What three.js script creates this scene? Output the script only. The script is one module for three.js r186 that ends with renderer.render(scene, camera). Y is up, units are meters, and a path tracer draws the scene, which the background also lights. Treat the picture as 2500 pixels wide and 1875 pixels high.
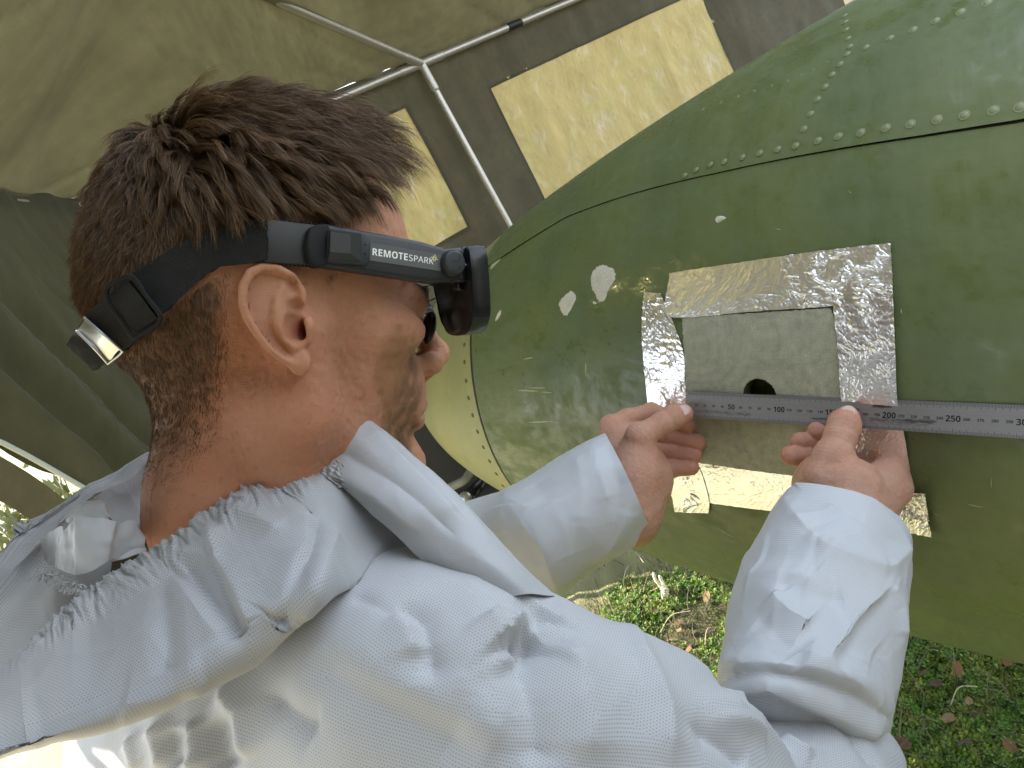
import * as THREE from 'three';
import { mergeGeometries, mergeVertices, toCreasedNormals } from 'three/addons/utils/BufferGeometryUtils.js';
import { RoundedBoxGeometry } from 'three/addons/geometries/RoundedBoxGeometry.js';
import { createNoise3D, createNoise2D } from 'simplex-noise';

// ---------------------------------------------------------------- camera, sky, sun, exposure
const scene = new THREE.Scene();
const renderer = new THREE.WebGLRenderer({ antialias: true });
renderer.setSize(1024, 768);
renderer.toneMapping = THREE.LinearToneMapping;
renderer.toneMappingExposure = 2.75;
renderer.shadowMap.enabled = true;
const camera = new THREE.PerspectiveCamera(50, 1024 / 768, 0.02, 400);
const UPC = new THREE.Vector3(-0.4555, 0.8567, 0.2419).normalize();      // which way is up, seen from the tilted camera
{
  const back = new THREE.Vector3(0, 0, 1); back.addScaledVector(UPC, -back.dot(UPC)).normalize();
  const right = new THREE.Vector3().crossVectors(UPC, back).normalize();
  const m = new THREE.Matrix4().set(right.x, right.y, right.z, 0, UPC.x, UPC.y, UPC.z, 0, back.x, back.y, back.z, 0, 0, 0, 0, 1);
  camera.quaternion.setFromRotationMatrix(m);
  camera.position.set(0, 1.15, 0);
  camera.updateMatrixWorld(true);
}
const SUN_DIR = new THREE.Vector3(-0.77, 0.68, -0.30).normalize();       // world; over the far left corner of the tent
{
  // bright, thinly clouded summer sky
  const W = 256, H = 128, a = new Float32Array(W * H * 4), n = createNoise3D((() => { let k = 3; return () => ((k = (k * 16807) % 2147483647) / 2147483647); })());
  for (let j = 0; j < H; j++) for (let i = 0; i < W; i++) {
    const el = ((j + 0.5) / H - 0.5) * Math.PI, az = (i + 0.5) / W * 2 * Math.PI, x = Math.cos(el) * Math.cos(az), y = Math.sin(el), z = Math.cos(el) * Math.sin(az), o = (j * W + i) * 4;
    const h = Math.max(0, y), f = 1 / (h + 0.35), c = Math.max(0, Math.min(1, 0.5 + 0.6 * n(x * f * 1.3, 2, z * f * 1.3) + 0.3 * n(x * f * 3.1, 5, z * f * 3.1)));
    const k = Math.pow(1 - h, 3), base = [0.46 + 0.34 * k, 0.66 + 0.22 * k, 0.97], cl = [1.3, 1.28, 1.25];
    for (let q = 0; q < 3; q++) a[o + q] = base[q] * (1 - 0.75 * c) + cl[q] * 0.75 * c; a[o + 3] = 1;
  }
  const t = new THREE.DataTexture(a, W, H, THREE.RGBAFormat, THREE.FloatType); t.mapping = THREE.EquirectangularReflectionMapping; t.magFilter = THREE.LinearFilter; t.needsUpdate = true;
  scene.background = t; scene.environment = t; scene.backgroundIntensity = scene.environmentIntensity = 0.95;
}
const sun = new THREE.DirectionalLight(new THREE.Color(1, 0.92, 0.78), 5);
sun.name = 'sun'; sun.position.copy(SUN_DIR).multiplyScalar(15); sun.castShadow = true;
Object.assign(sun.shadow.camera, { left: -8, right: 8, top: 8, bottom: -8, near: 0.5, far: 40 });
scene.add(sun, sun.target);

// ---------------------------------------------------------------- helpers
const V = (x, y, z) => new THREE.Vector3(x, y, z);
const F = 2010.6;
const P = (x, y, d) => V((x - 1250) / F * d, (937.5 - y) / F * d, -d);         // a place at a depth, in the camera's own axes
const PX = (p) => [1250 + F * p.x / -p.z, 937.5 - F * p.y / -p.z];
function mulberry(a) { return () => { a = (a + 0x6d2b79f5) | 0; let t = Math.imul(a ^ (a >>> 15), 1 | a); t = (t + Math.imul(t ^ (t >>> 7), 61 | t)) ^ t; return ((t ^ (t >>> 14)) >>> 0) / 4294967296; }; }
const rnd = mulberry(7), N3 = createNoise3D(mulberry(11)), N2 = createNoise2D(mulberry(12));
const lerp = (a, b, t) => a + (b - a) * t, clamp = (x, a = 0, b = 1) => Math.min(b, Math.max(a, x));
const smooth = (a, b, x) => { const t = clamp((x - a) / (b - a)); return t * t * (3 - 2 * t); };
const fbm = (x, y, z, o = 4) => { let s = 0, a = 0.5; for (let i = 0; i < o; i++) { s += a * N3(x, y, z); x *= 2.03; y *= 2.03; z *= 2.03; a *= 0.5; } return s; };
const toWorld = (v) => v.clone().applyQuaternion(camera.quaternion).add(camera.position);
const toCam = (v) => v.clone().sub(camera.position).applyQuaternion(camera.quaternion.clone().invert());
const used = {};
function numbered(n) { const k = used[n] = (used[n] ?? -1) + 1; return k ? n + '_' + String(k).padStart(3, '0') : n; }
function tag(o, label, category, group, kind) { Object.assign(o.userData, label && { label }, category && { category }, group && { group }, kind && { kind }); return o; }
// a thing: a Group at its base, turned like the camera so that its parts can be modelled in the camera's axes
function thing(name, label, category, base, group) {
  const o = new THREE.Group(); o.name = numbered(name); scene.add(o);
  o.position.copy(toWorld(base)); o.quaternion.copy(camera.quaternion); o.userData = {};
  tag(o, label, category, group); o.base0 = base.clone(); return o;
}
const baseOf = (o) => { while (!o.base0) o = o.parent; return o.base0; };
function part(name, geo, mat, parent, label) {
  const b = baseOf(parent); geo.translate(-b.x, -b.y, -b.z);
  const m = new THREE.Mesh(geo, mat); m.name = name; m.castShadow = m.receiveShadow = true; if (label) m.userData.label = label;
  parent.add(m); return m;
}
function mesh(name, geo, mat, label, category, group, base) {             // a thing that is one mesh
  const m = new THREE.Mesh(geo, mat); m.name = numbered(name); m.castShadow = m.receiveShadow = true;
  if (base) { geo.translate(-base.x, -base.y, -base.z); m.position.copy(toWorld(base)); m.quaternion.copy(camera.quaternion); }
  tag(m, label, category, group); scene.add(m); return m;
}
function merge(list) { return mergeGeometries(list.map((g) => { g = g.index ? g.toNonIndexed() : g; for (const k of Object.keys(g.attributes)) if (!['position', 'normal', 'uv'].includes(k)) g.deleteAttribute(k); if (!g.attributes.uv) g.setAttribute('uv', new THREE.BufferAttribute(new Float32Array(g.attributes.position.count * 2), 2)); if (!g.attributes.normal) g.computeVertexNormals(); return g; })); }
// catmull-rom through a list of Vector3 (or numbers), t in 0..1
function crv(pts, t, closed = false) {
  const n = pts.length, seg = closed ? n : n - 1; let x = t * seg; let i = Math.floor(x); if (!closed) i = clamp(i, 0, seg - 1); const f = x - i;
  const g = (k) => closed ? pts[((k % n) + n) % n] : pts[clamp(k, 0, n - 1)];
  const h = (a, b, c, d) => 0.5 * (2 * b + (c - a) * f + (2 * a - 5 * b + 4 * c - d) * f * f + (3 * b - a - 3 * c + d) * f * f * f);
  const a = g(i - 1), b = g(i), c = g(i + 1), d = g(i + 2);
  if (typeof b === 'number') return h(a, b, c, d);
  return V(h(a.x, b.x, c.x, d.x), h(a.y, b.y, c.y, d.y), h(a.z, b.z, c.z, d.z));
}
// a grid of points (rows of Vector3): normals, displacement and mesh
class Grid {
  constructor(nu, nv, f, closed = false) {                               // u runs along a row (closed: round a tube), v from row to row
    Object.assign(this, { nu, nv, closed }); this.p = [];
    for (let j = 0; j <= nv; j++) for (let i = 0; i <= nu; i++) this.p.push(f(i / nu, j / nv, i, j));
    this.rest = this.p.map((q) => q.clone()); this.normals();
  }
  at(i, j) { const { nu, nv } = this; if (this.closed) i = ((i % nu) + nu) % nu; return this.p[clamp(j, 0, nv) * (nu + 1) + clamp(i, 0, nu)]; }
  normals() {
    this.n = []; const a = V(), b = V();
    for (let j = 0; j <= this.nv; j++) for (let i = 0; i <= this.nu; i++) {
      a.subVectors(this.at(i + 1, j), this.at(i - 1, j)); b.subVectors(this.at(i, j + 1), this.at(i, j - 1));
      const n = a.clone().cross(b); if (n.lengthSq() < 1e-18) n.set(0, 0, 1); this.n.push(n.normalize());
    }
    return this;
  }
  flip() { this.flipped = !this.flipped; return this; }
  sign() { return this.flipped ? -1 : 1; }
  pick(x, y) {                                                            // the surface point seen at a place of the photograph
    let best = 1e9, at = null; for (let k = 0; k < this.p.length; k++) { const p = this.p[k]; if (this.n[k].dot(p) * this.sign() > 0.02 * p.length()) continue; const q = PX(p), d = (q[0] - x) ** 2 + (q[1] - y) ** 2 + (-p.z) * 60; if (d < best) { best = d; at = p; } }
    return (at ?? P(x, y, 0.5)).clone();
  }
  crease(list) {                                                          // list of [a (m, + is a ridge), width (m), [[x, y], ...], sharpness]
    const cs = list.map(([a, w, pts, k]) => ({ a, w, k: k ?? 1.25, pts: pts.map(([x, y]) => this.pick(x, y)) }));
    this.displace((p) => {
      let s = 0;
      for (const c of cs) {
        let best = 1e9, tb = 0; const n = c.pts.length - 1;
        for (let i = 0; i < n; i++) { const A = c.pts[i], B = c.pts[i + 1], dx = B.x - A.x, dy = B.y - A.y, dz = B.z - A.z, L = dx * dx + dy * dy + dz * dz || 1e-9; const t = clamp(((p.x - A.x) * dx + (p.y - A.y) * dy + (p.z - A.z) * dz) / L); const d = (p.x - A.x - t * dx) ** 2 + (p.y - A.y - t * dy) ** 2 + (p.z - A.z - t * dz) ** 2; if (d < best) { best = d; tb = (i + t) / n; } }
        const d = Math.sqrt(best) / c.w; if (d > 3) continue;
        const taper = Math.min(1, 6 * Math.min(tb + 0.08, 1.08 - tb));
        s += c.a * taper * (c.k === 1 ? Math.exp(-d * d) : Math.exp(-Math.pow(d, c.k)));
      }
      return s;
    });
    return this;
  }
  displace(f) { const s = this.sign(); const d = this.rest.map((q, k) => f(this.p[k], k % (this.nu + 1) / this.nu, Math.floor(k / (this.nu + 1)) / this.nv)); for (let k = 0; k < this.p.length; k++) this.p[k].addScaledVector(this.n[k], s * d[k]); return this.normals(); }
  geometry({ keep, uvScale = 1, thick = 0 } = {}) {
    const { nu, nv } = this, W = nu + 1, pos = [], nor = [], uv = [], idx = [], s = this.sign();
    let L = 0; const mid = nv >> 1, cu = [0]; for (let i = 1; i <= nu; i++) { L += this.p[mid * W + i].distanceTo(this.p[mid * W + i - 1]); cu.push(L); }
    let L2 = 0; const mi = nu >> 1, cv = [0]; for (let j = 1; j <= nv; j++) { L2 += this.p[j * W + mi].distanceTo(this.p[(j - 1) * W + mi]); cv.push(L2); }
    const sheet = (off, rev) => {
      const b = pos.length / 3;
      for (let j = 0; j <= nv; j++) for (let i = 0; i <= nu; i++) { const k = j * W + i, q = this.p[k], n = this.n[k]; pos.push(q.x - s * n.x * off, q.y - s * n.y * off, q.z - s * n.z * off); const r = rev ? -s : s; nor.push(r * n.x, r * n.y, r * n.z); uv.push(cu[i] * uvScale, cv[j] * uvScale); }
      for (let j = 0; j < nv; j++) for (let i = 0; i < nu; i++) { if (keep && !keep(i, j)) continue; const a = b + j * W + i, c = a + 1, d = a + W, e = d + 1; if ((s > 0) !== !!rev) idx.push(a, c, e, a, e, d); else idx.push(a, e, c, a, d, e); }
    };
    sheet(0, false);
    if (thick) {
      sheet(thick, true); const o = W * (nv + 1); const edge = (a, b) => { const k = pos.length / 3; for (const q of [a, b, b + o, a + o]) { pos.push(pos[3 * q], pos[3 * q + 1], pos[3 * q + 2]); nor.push(nor[3 * a], nor[3 * a + 1], nor[3 * a + 2]); uv.push(uv[2 * q], uv[2 * q + 1]); } idx.push(k, k + 1, k + 2, k, k + 2, k + 3); };
      for (let j = 0; j < nv; j++) if (!this.closed) { edge(j * W, j * W + W); edge(j * W + nu, j * W + W + nu); }
      for (let i = 0; i < nu; i++) { edge(i, i + 1); edge(nv * W + i, nv * W + i + 1); }
    }
    const g = new THREE.BufferGeometry(); g.setAttribute('position', new THREE.Float32BufferAttribute(pos, 3)); g.setAttribute('normal', new THREE.Float32BufferAttribute(nor, 3)); g.setAttribute('uv', new THREE.Float32BufferAttribute(uv, 2)); g.setIndex(idx); return g;
  }
}
const patch = (rows, nu, nv) => new Grid(nu, nv, (u, v) => crv(rows.map((r) => crv(r, u)), v));
const px3 = (list) => list.map(([x, y, d]) => P(x, y, d));
// tube along points with radii
function tube(pts, r, seg = 24, rad = 10, closed = false, cap = true) {
  const curve = new THREE.CatmullRomCurve3(pts, closed); const g = new THREE.TubeGeometry(curve, seg, 1, rad, closed);
  const fr = typeof r === 'function' ? r : () => r, pos = g.attributes.position, q = V();
  for (let j = 0; j <= seg; j++) { const c = curve.getPointAt(closed && j === seg ? 0 : j / seg), R = fr(j / seg); for (let i = 0; i <= rad; i++) { const k = j * (rad + 1) + i; q.fromBufferAttribute(pos, k).sub(c).setLength(R).add(c); pos.setXYZ(k, q.x, q.y, q.z); } }
  const list = [g]; if (!closed && cap) for (const t of [0, 1]) { const s = new THREE.SphereGeometry(fr(t), rad, 6); const c = curve.getPointAt(t); s.translate(c.x, c.y, c.z); list.push(s); }
  return merge(list);
}
function frameMatrix(o, x, y, z) { return new THREE.Matrix4().set(x.x, y.x, z.x, o.x, x.y, y.y, z.y, o.y, x.z, y.z, z.z, o.z, 0, 0, 0, 1); }
// textures
function dataTex(n, fn, srgb = false, m = n) { const a = new Uint8Array(n * m * 4); for (let y = 0; y < m; y++) for (let x = 0; x < n; x++) { const c = fn(x / n, y / m, x, y); const o = (y * n + x) * 4; for (let k = 0; k < 3; k++) a[o + k] = clamp(Math.round((Array.isArray(c) ? c[k] : c) * 255), 0, 255); a[o + 3] = 255; } const t = new THREE.DataTexture(a, n, m); t.wrapS = t.wrapT = THREE.RepeatWrapping; t.magFilter = THREE.LinearFilter; t.minFilter = THREE.LinearMipmapLinearFilter; t.generateMipmaps = true; if (srgb) t.colorSpace = THREE.SRGBColorSpace; t.needsUpdate = true; return t; }
const tn = (u, v, f, s = 0) => { const a = u * 6.28318, b = v * 6.28318, r = f / 6.28318; return 0.5 * (N3(Math.cos(a) * r + s, Math.sin(a) * r, Math.cos(b) * r * 0.7 + Math.sin(b) * r) + N3(Math.cos(b) * r + s + 9, Math.sin(b) * r + 5, Math.sin(a) * r * 0.8 + Math.cos(a) * r)); };   // tiling noise
const rep = (t, x, y = x) => { const c = t.clone(); c.repeat.set(x, y); c.needsUpdate = true; return c; };
const MS = (o) => new THREE.MeshStandardMaterial(o), MP = (o) => new THREE.MeshPhysicalMaterial(o);
const rgb = (r, g, b) => new THREE.Color().setRGB(r, g, b);
const DS = THREE.DoubleSide;
const grainTex = dataTex(512, (u, v) => 0.5 + 0.3 * tn(u, v, 40) + 0.2 * tn(u, v, 130, 3) + 0.15 * (rnd() - 0.5));
const cloudTex = dataTex(512, (u, v) => 0.5 + 0.35 * tn(u, v, 8) + 0.25 * tn(u, v, 22, 4) + 0.15 * tn(u, v, 60, 7));
// ---------------------------------------------------------------- ground
const UPW = V(0, 1, 0);
const groundH = (x, z) => 0.035 * N2(x * 1.3, z * 1.3) + 0.012 * N2(x * 6 + 4, z * 6);
const BARE = (() => { const d = V((1440 - 1250) / F, (937.5 - 1370) / F, -1).applyQuaternion(camera.quaternion); return camera.position.clone().addScaledVector(d, -camera.position.y / d.y); })();
{
  const n = 220, pos = [], col = [], idx = [], uv = [];
  const warp = (t) => Math.sign(t) * (Math.abs(t) * 3 + Math.pow(Math.abs(t), 5) * 150);
  for (let j = 0; j <= n; j++) for (let i = 0; i <= n; i++) {
    const x = warp(i / n * 2 - 1), z = warp(j / n * 2 - 1), y = groundH(x, z) + 0.006 * N2(x * 30, z * 30);
    const q = smooth(-0.2, 0.5, fbm(x * 0.9, 3, z * 0.9, 3)), g = 0.5 + 0.5 * N2(x * 11, z * 11);
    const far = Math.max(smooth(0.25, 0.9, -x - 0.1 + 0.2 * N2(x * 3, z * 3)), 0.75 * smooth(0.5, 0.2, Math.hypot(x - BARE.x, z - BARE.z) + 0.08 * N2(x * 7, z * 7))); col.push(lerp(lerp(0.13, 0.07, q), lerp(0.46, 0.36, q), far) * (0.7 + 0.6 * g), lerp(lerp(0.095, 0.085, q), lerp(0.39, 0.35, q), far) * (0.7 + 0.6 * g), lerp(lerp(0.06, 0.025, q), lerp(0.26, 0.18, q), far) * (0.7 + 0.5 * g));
    pos.push(x, y, z); uv.push(x, z);
  }
  for (let j = 0; j < n; j++) for (let i = 0; i < n; i++) { const a = j * (n + 1) + i; idx.push(a, a + n + 1, a + 1, a + 1, a + n + 1, a + n + 2); }
  const g = new THREE.BufferGeometry(); g.setAttribute('position', new THREE.Float32BufferAttribute(pos, 3)); g.setAttribute('uv', new THREE.Float32BufferAttribute(uv, 2)); g.setAttribute('color', new THREE.Float32BufferAttribute(col, 3)); g.setIndex(idx); g.computeVertexNormals();
  const m = new THREE.Mesh(g, MS({ vertexColors: true, roughness: 1, bumpMap: rep(grainTex, 3), bumpScale: 0.01 })); m.name = 'ground'; m.userData = { kind: 'structure' }; m.receiveShadow = true; scene.add(m);
}

// ---------------------------------------------------------------- tent
const canvasBump = dataTex(256, (u, v) => 0.5 + 0.25 * Math.sin(u * 6.2832 * 64) * Math.sin(v * 6.2832 * 64) + 0.2 * tn(u, v, 20));
const canvasCol = dataTex(1024, (u, v) => { const k = 0.84 + 0.06 * tn(u, v, 6) + 0.05 * tn(u, v, 18, 3) + 0.05 * tn(u, v, 60, 5) - 0.04 * rnd() + 0.10 * Math.max(0, tn(u, v, 90, 8) - 0.4); return [k, k * 0.985, k * 0.94]; }, true);
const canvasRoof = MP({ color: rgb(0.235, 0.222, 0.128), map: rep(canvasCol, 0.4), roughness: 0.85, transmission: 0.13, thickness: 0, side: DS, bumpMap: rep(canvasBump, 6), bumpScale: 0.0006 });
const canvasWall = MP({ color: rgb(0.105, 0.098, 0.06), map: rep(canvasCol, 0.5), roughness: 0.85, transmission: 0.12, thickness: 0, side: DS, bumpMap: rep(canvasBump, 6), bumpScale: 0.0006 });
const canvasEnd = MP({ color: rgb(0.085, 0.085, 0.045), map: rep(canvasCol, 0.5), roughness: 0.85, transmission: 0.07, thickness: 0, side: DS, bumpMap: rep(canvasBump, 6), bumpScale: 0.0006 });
const winTex = dataTex(512, (u, v) => { const w = tn(u, v, 5) + 0.5 * tn(u, v, 12, 3), st = Math.pow(1 - Math.abs(N3(u * 9 + 0.8 * w, v * 3 - u * 3, 6)), 5), m = smooth(-0.1, 0.6, tn(u, v, 8, 9)); const k = 0.85 + 0.04 * w + 0.06 * st * m - 0.02 * rnd() - 0.25 * Math.max(0, tn(u, v, 26, 12) - 0.62); return [k, k * (0.955 + 0.03 * st), k * (0.74 + 0.2 * st * m)]; }, true);
const windowMat = MP({ color: rgb(0.66, 0.60, 0.45), map: rep(winTex, 1.3), roughness: 0.8, transmission: 0.13, thickness: 0, side: DS, bumpMap: rep(cloudTex, 0.7), bumpScale: 0.012 });
const poleMat = MS({ color: rgb(0.55, 0.53, 0.48), metalness: 0.75, roughness: 0.42, bumpMap: rep(grainTex, 2), bumpScale: 0.0003 });
const blackPlastic = MS({ color: rgb(0.012, 0.012, 0.013), roughness: 0.5 });
const dirW = (x, y) => V((x - 1250) / F, (937.5 - y) / F, -1).applyQuaternion(camera.quaternion).normalize();
const tentJ = toWorld(P(1028, 156, 2.75));
// the directions that the poles must have, from the planes through the lens and their pictures
const eaveDir = new THREE.Vector3().crossVectors(new THREE.Vector3().crossVectors(dirW(1028, 156), dirW(1401, 0)), UPW).normalize(); if (eaveDir.dot(V(1, 0, 0).applyQuaternion(camera.quaternion)) < 0) eaveDir.negate();
const acrossDir = new THREE.Vector3().crossVectors(UPW, eaveDir).normalize(); if (acrossDir.dot(camera.position.clone().sub(tentJ)) < 0) acrossDir.negate();   // from the far wall towards the camera
const inPlane = (x, y) => { const n = new THREE.Vector3().crossVectors(dirW(1028, 156), dirW(x, y)); const a = acrossDir.dot(n), b = UPW.dot(n); return acrossDir.clone().multiplyScalar(b).addScaledVector(UPW, -a).normalize(); };
const rafterDir = inPlane(667, 0); if (rafterDir.y < 0) rafterDir.negate();
const legDir = inPlane(1249, 559); if (legDir.y > 0) legDir.negate();
if (typeof SHOW !== 'undefined') console.log('tent', tentJ, eaveDir, acrossDir, rafterDir, legDir);
// roof, walls, windows and poles
{
  const E0 = tentJ.clone().addScaledVector(eaveDir, -1.2), lwEnd = (() => { const r = dirW(0, 490); return camera.position.clone().addScaledVector(r, (E0.y - camera.position.y) / r.y); })();
  const lw = lwEnd.clone().sub(E0).setY(0).normalize(), lwIn = new THREE.Vector3().crossVectors(lw, UPW).normalize(); if (lwIn.dot(acrossDir) < 0 && lwIn.dot(eaveDir) < 0) lwIn.negate(); if (lwIn.dot(eaveDir) < 0) lwIn.negate();
  const H0 = E0.y, t = thing('canvas_tent', 'olive canvas tent with metal poles and two pale window panels above the aircraft nose', 'tent', toCam(V(tentJ.x, 0, tentJ.z)));
  const wgeo = (g) => { const p = g.attributes.position, n = g.attributes.normal, q = V(), iq = camera.quaternion.clone().invert(); for (let i = 0; i < p.count; i++) { q.fromBufferAttribute(p, i).sub(camera.position).applyQuaternion(iq); p.setXYZ(i, q.x, q.y, q.z); if (n) { q.fromBufferAttribute(n, i).applyQuaternion(iq); n.setXYZ(i, q.x, q.y, q.z); } } return g; };
  const onRoof = (x, z, wr = 1) => {
    const q = V(x, 0, z), d1 = q.clone().sub(tentJ).dot(acrossDir), d2 = q.clone().sub(E0).dot(lwIn);
    const k = 0.25, h = clamp(0.5 + 0.5 * (d2 - d1) / k), m = lerp(d2, d1, h) - k * h * (1 - h) + 0.0, md = Math.max(m, -0.02);
    const al = q.clone().sub(tentJ).dot(eaveDir);
    let y = H0 + 0.03 + (d1 < 1.35 ? 0.64 * md : Math.min(0.64 * md, 0.64 * 1.35 - 0.35 * (d1 - 1.35)));
    if (wr) {
      y += 0.014 * N2(al * 1.6 + d1 * 1.5, d1 * 0.5) + 0.012 * Math.pow(1 - Math.abs(N2(al * 1.3 - d1 * 2.0, d1 * 0.5 + 3)), 4) * smooth(0, 0.3, md) - 0.05 * Math.sin(Math.PI * clamp(d1 / 1.35)) * (0.6 + 0.4 * Math.cos(al * 4.2));
      y += 0.008 * Math.pow(1 - Math.abs(N2(al * 2.1 + d1 * 3, d1 * 0.5 + 9)), 8) + 0.0012 * N2(al * 10, d1 * 3);
    }
    return y;
  };
  const pt = (s, a) => tentJ.clone().addScaledVector(eaveDir, s).addScaledVector(acrossDir, a);
  const roof = new Grid(200, 150, (u, v) => { const d1 = lerp(-0.03, lerp(2.66, 1.72, smooth(0.12, 0.3, u)), v); const sL = (() => { const q0 = pt(0, d1), b = eaveDir.dot(lwIn); return (0 - (q0.clone().sub(E0).dot(lwIn))) / b; })(); const p = pt(lerp(Math.min(sL, -1.0), lerp(2.2, 1.05, clamp((d1 - 0.4) / 0.9)), u), d1); p.y = onRoof(p.x, p.z); return p; });
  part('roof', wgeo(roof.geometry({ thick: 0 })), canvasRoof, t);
  // the far wall with its two window openings
  const wallAt = (x, y, off = 0) => { const r = dirW(x, y), k = acrossDir.dot(tentJ.clone().addScaledVector(acrossDir, -0.03 + off).sub(camera.position)) / acrossDir.dot(r); return camera.position.clone().addScaledVector(r, k); };
  const wallUV = (p) => [p.clone().sub(tentJ).dot(eaveDir), p.y];
  const rip = (s, y) => 0.012 * N2(s * 2.5, y * 0.8) + 0.007 * N2(s * 7, y * 2.2 + 4);
  const fromWall = (s, y, off) => pt(s, -0.03 + off + rip(s, y)).setY(y);
  const wins = [[[1187, 188], [1735, -8], [1782, 186], [1962, 560], [1335, 486]], [[985, 265], [1145, 551], [800, 690], [700, 388]]].map((c) => c.map(([x, y]) => wallUV(wallAt(x, y))));
  const w1 = wins[0], w2 = wins[1];
  const box = (w) => { const s = w.map((q) => q[0]), y = w.map((q) => q[1]); return [Math.min(...s), Math.max(...s), Math.min(...y), Math.max(...y)]; };
  // true rectangles on the wall: sides from the photograph's corners
  const r1 = [w1[0][0], w1[1][0] * 0.5 + w1[2][0] * 0.5, Math.min(w1[4][1], w1[4][1]), (w1[0][1] + w1[1][1]) / 2], r2 = [(w2[0][0] + w2[1][0]) / 2 - 0.75, (w2[0][0] + w2[1][0]) / 2, w2[1][1], w2[0][1]];
  if (globalThis.SHOWT) console.log('windows', wins.map(box), r1, r2, w1, w2, 'lw', lw, lwIn, H0);
  const rects = [r1, r2];
  const cuts = (lo, hi, at, n) => { const k = [lo, hi, ...at].filter((x) => x >= lo && x <= hi).sort((a, b) => a - b), o = []; for (let i = 0; i < k.length - 1; i++) { const m = Math.max(1, Math.ceil((k[i + 1] - k[i]) / n)); for (let j = 0; j < m; j++) o.push(lerp(k[i], k[i + 1], j / m)); } o.push(hi); return o; };
  const ss = cuts(-1.2, 2.6, [r1[0], r1[1], r2[0], r2[1]], 0.03), ys = cuts(0.02, H0 + 0.03, [r1[2], r1[3], r2[2], r2[3]], 0.03);
  const wall = new Grid(ss.length - 1, ys.length - 1, (u, v, i, j) => fromWall(ss[i], ys[j], 0));
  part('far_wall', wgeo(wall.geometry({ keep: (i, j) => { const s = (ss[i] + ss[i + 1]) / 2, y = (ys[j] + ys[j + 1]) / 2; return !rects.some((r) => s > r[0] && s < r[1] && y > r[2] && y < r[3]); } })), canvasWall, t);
  rects.forEach((r, k) => {
    const g = new Grid(90, 60, (u, v) => { const s = lerp(r[0] - 0.012, r[1] + 0.012, u), y = lerp(r[2] - 0.012, r[3] + 0.012, v); return fromWall(s, y, -0.004 - 0.01 * Math.sin(Math.PI * clamp(u)) * Math.sin(Math.PI * v) + 0.004 * Math.pow(1 - Math.abs(N2(s * 5 + y * 4 + k, y * 2)), 4) + 0.002 * N2(s * 20, y * 9)); });
    part('window', wgeo(g.geometry()), windowMat, t, k ? 'small pale window panel behind the forehead' : 'large pale yellow window panel above the aircraft nose');
  });
  // the left wall hangs in folds; its hem is lifted
  const lwP = (x, y) => { const r = dirW(x, y), k = lwIn.dot(E0.clone().sub(camera.position)) / lwIn.dot(r); return camera.position.clone().addScaledVector(r, k); };
  const h0 = lwP(0, 1085), h1 = lwP(205, 1232); const a0 = h0.clone().sub(E0).dot(lw), a1 = h1.clone().sub(E0).dot(lw);
  if (globalThis.SHOWT) console.log('hem', h0, h1, a0, a1);
  const hem = (a) => lerp(h1.y, h0.y, clamp((a - a1) / (a0 - a1), -0.6, 1.6));
  const fold = (a, y, yb) => { const k = (a + 0.5 * (H0 - y)) * 27; return 0.03 * smooth(0, 0.4, H0 - y) * (Math.sin(k) + 0.5 * Math.sin(k * 2.3 + 1)) + 0.012 * Math.pow(1 - Math.abs(N2(a * 3, y * 2.5)), 3); };
  const end = new Grid(160, 90, (u, v) => { const a = lerp(-0.05, 2.7, u), yb = hem(a), y = lerp(yb, H0 + 0.02, v); return E0.clone().addScaledVector(lw, a).addScaledVector(lwIn, 0.01 + fold(a, y, yb)).setY(y); });
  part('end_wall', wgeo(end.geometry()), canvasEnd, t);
  const cord = []; for (let i = 0; i <= 24; i++) cord.push(end.p[Math.round(i / 24 * 160)].clone()); part('hem_cord', wgeo(tube(cord, 0.004, 80, 6)), MS({ color: rgb(0.5, 0.52, 0.45), roughness: 0.7 }), t);
  // a lower flap that hangs from the hem, further out
  const flapTop = (a) => hem(a) - 0.0, flap = new Grid(50, 20, (u, v) => { const a = lerp(a1 - 0.5, a0 + 0.25, u), y = flapTop(a) - v * (0.050 - 0.026 * u); return E0.clone().addScaledVector(lw, a).addScaledVector(lwIn, -0.02 - 0.05 * v + 0.01 * Math.sin(a * 20)).setY(y); });
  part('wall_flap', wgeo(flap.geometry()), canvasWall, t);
  // the wall behind the photographer, closed at the left, open to the right
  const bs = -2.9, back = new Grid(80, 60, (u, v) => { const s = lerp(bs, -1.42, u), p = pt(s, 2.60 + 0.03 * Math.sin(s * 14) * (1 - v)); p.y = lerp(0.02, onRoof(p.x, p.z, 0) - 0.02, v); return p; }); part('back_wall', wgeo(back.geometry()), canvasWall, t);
  const pole = (a, b, r = 0.0125, n = 'pole', bend = 0) => { const A = a.clone(), B = b.clone(); return part(n, wgeo(tube([A, A.clone().lerp(B, 0.5).add(V(0, bend, 0)), B], r, 10, 14)), poleMat, t); };
  const rd = (() => { const r1d = dirW(1028, 156), n = new THREE.Vector3().crossVectors(r1d, dirW(667, 0)).normalize(), e2 = new THREE.Vector3().crossVectors(n, r1d).normalize(), a = 52 / 57.2958; return e2.multiplyScalar(Math.cos(a)).addScaledVector(r1d, -Math.sin(a)); })();
  const J = tentJ.clone();
  pole(J.clone().addScaledVector(eaveDir, -1.2), J, 0.0125); pole(J, J.clone().addScaledVector(eaveDir, 2.5), 0.0125);
  pole(J, J.clone().addScaledVector(rd, 1.5), 0.0135); pole(J, J.clone().addScaledVector(legDir, 1.52), 0.012);
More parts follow.
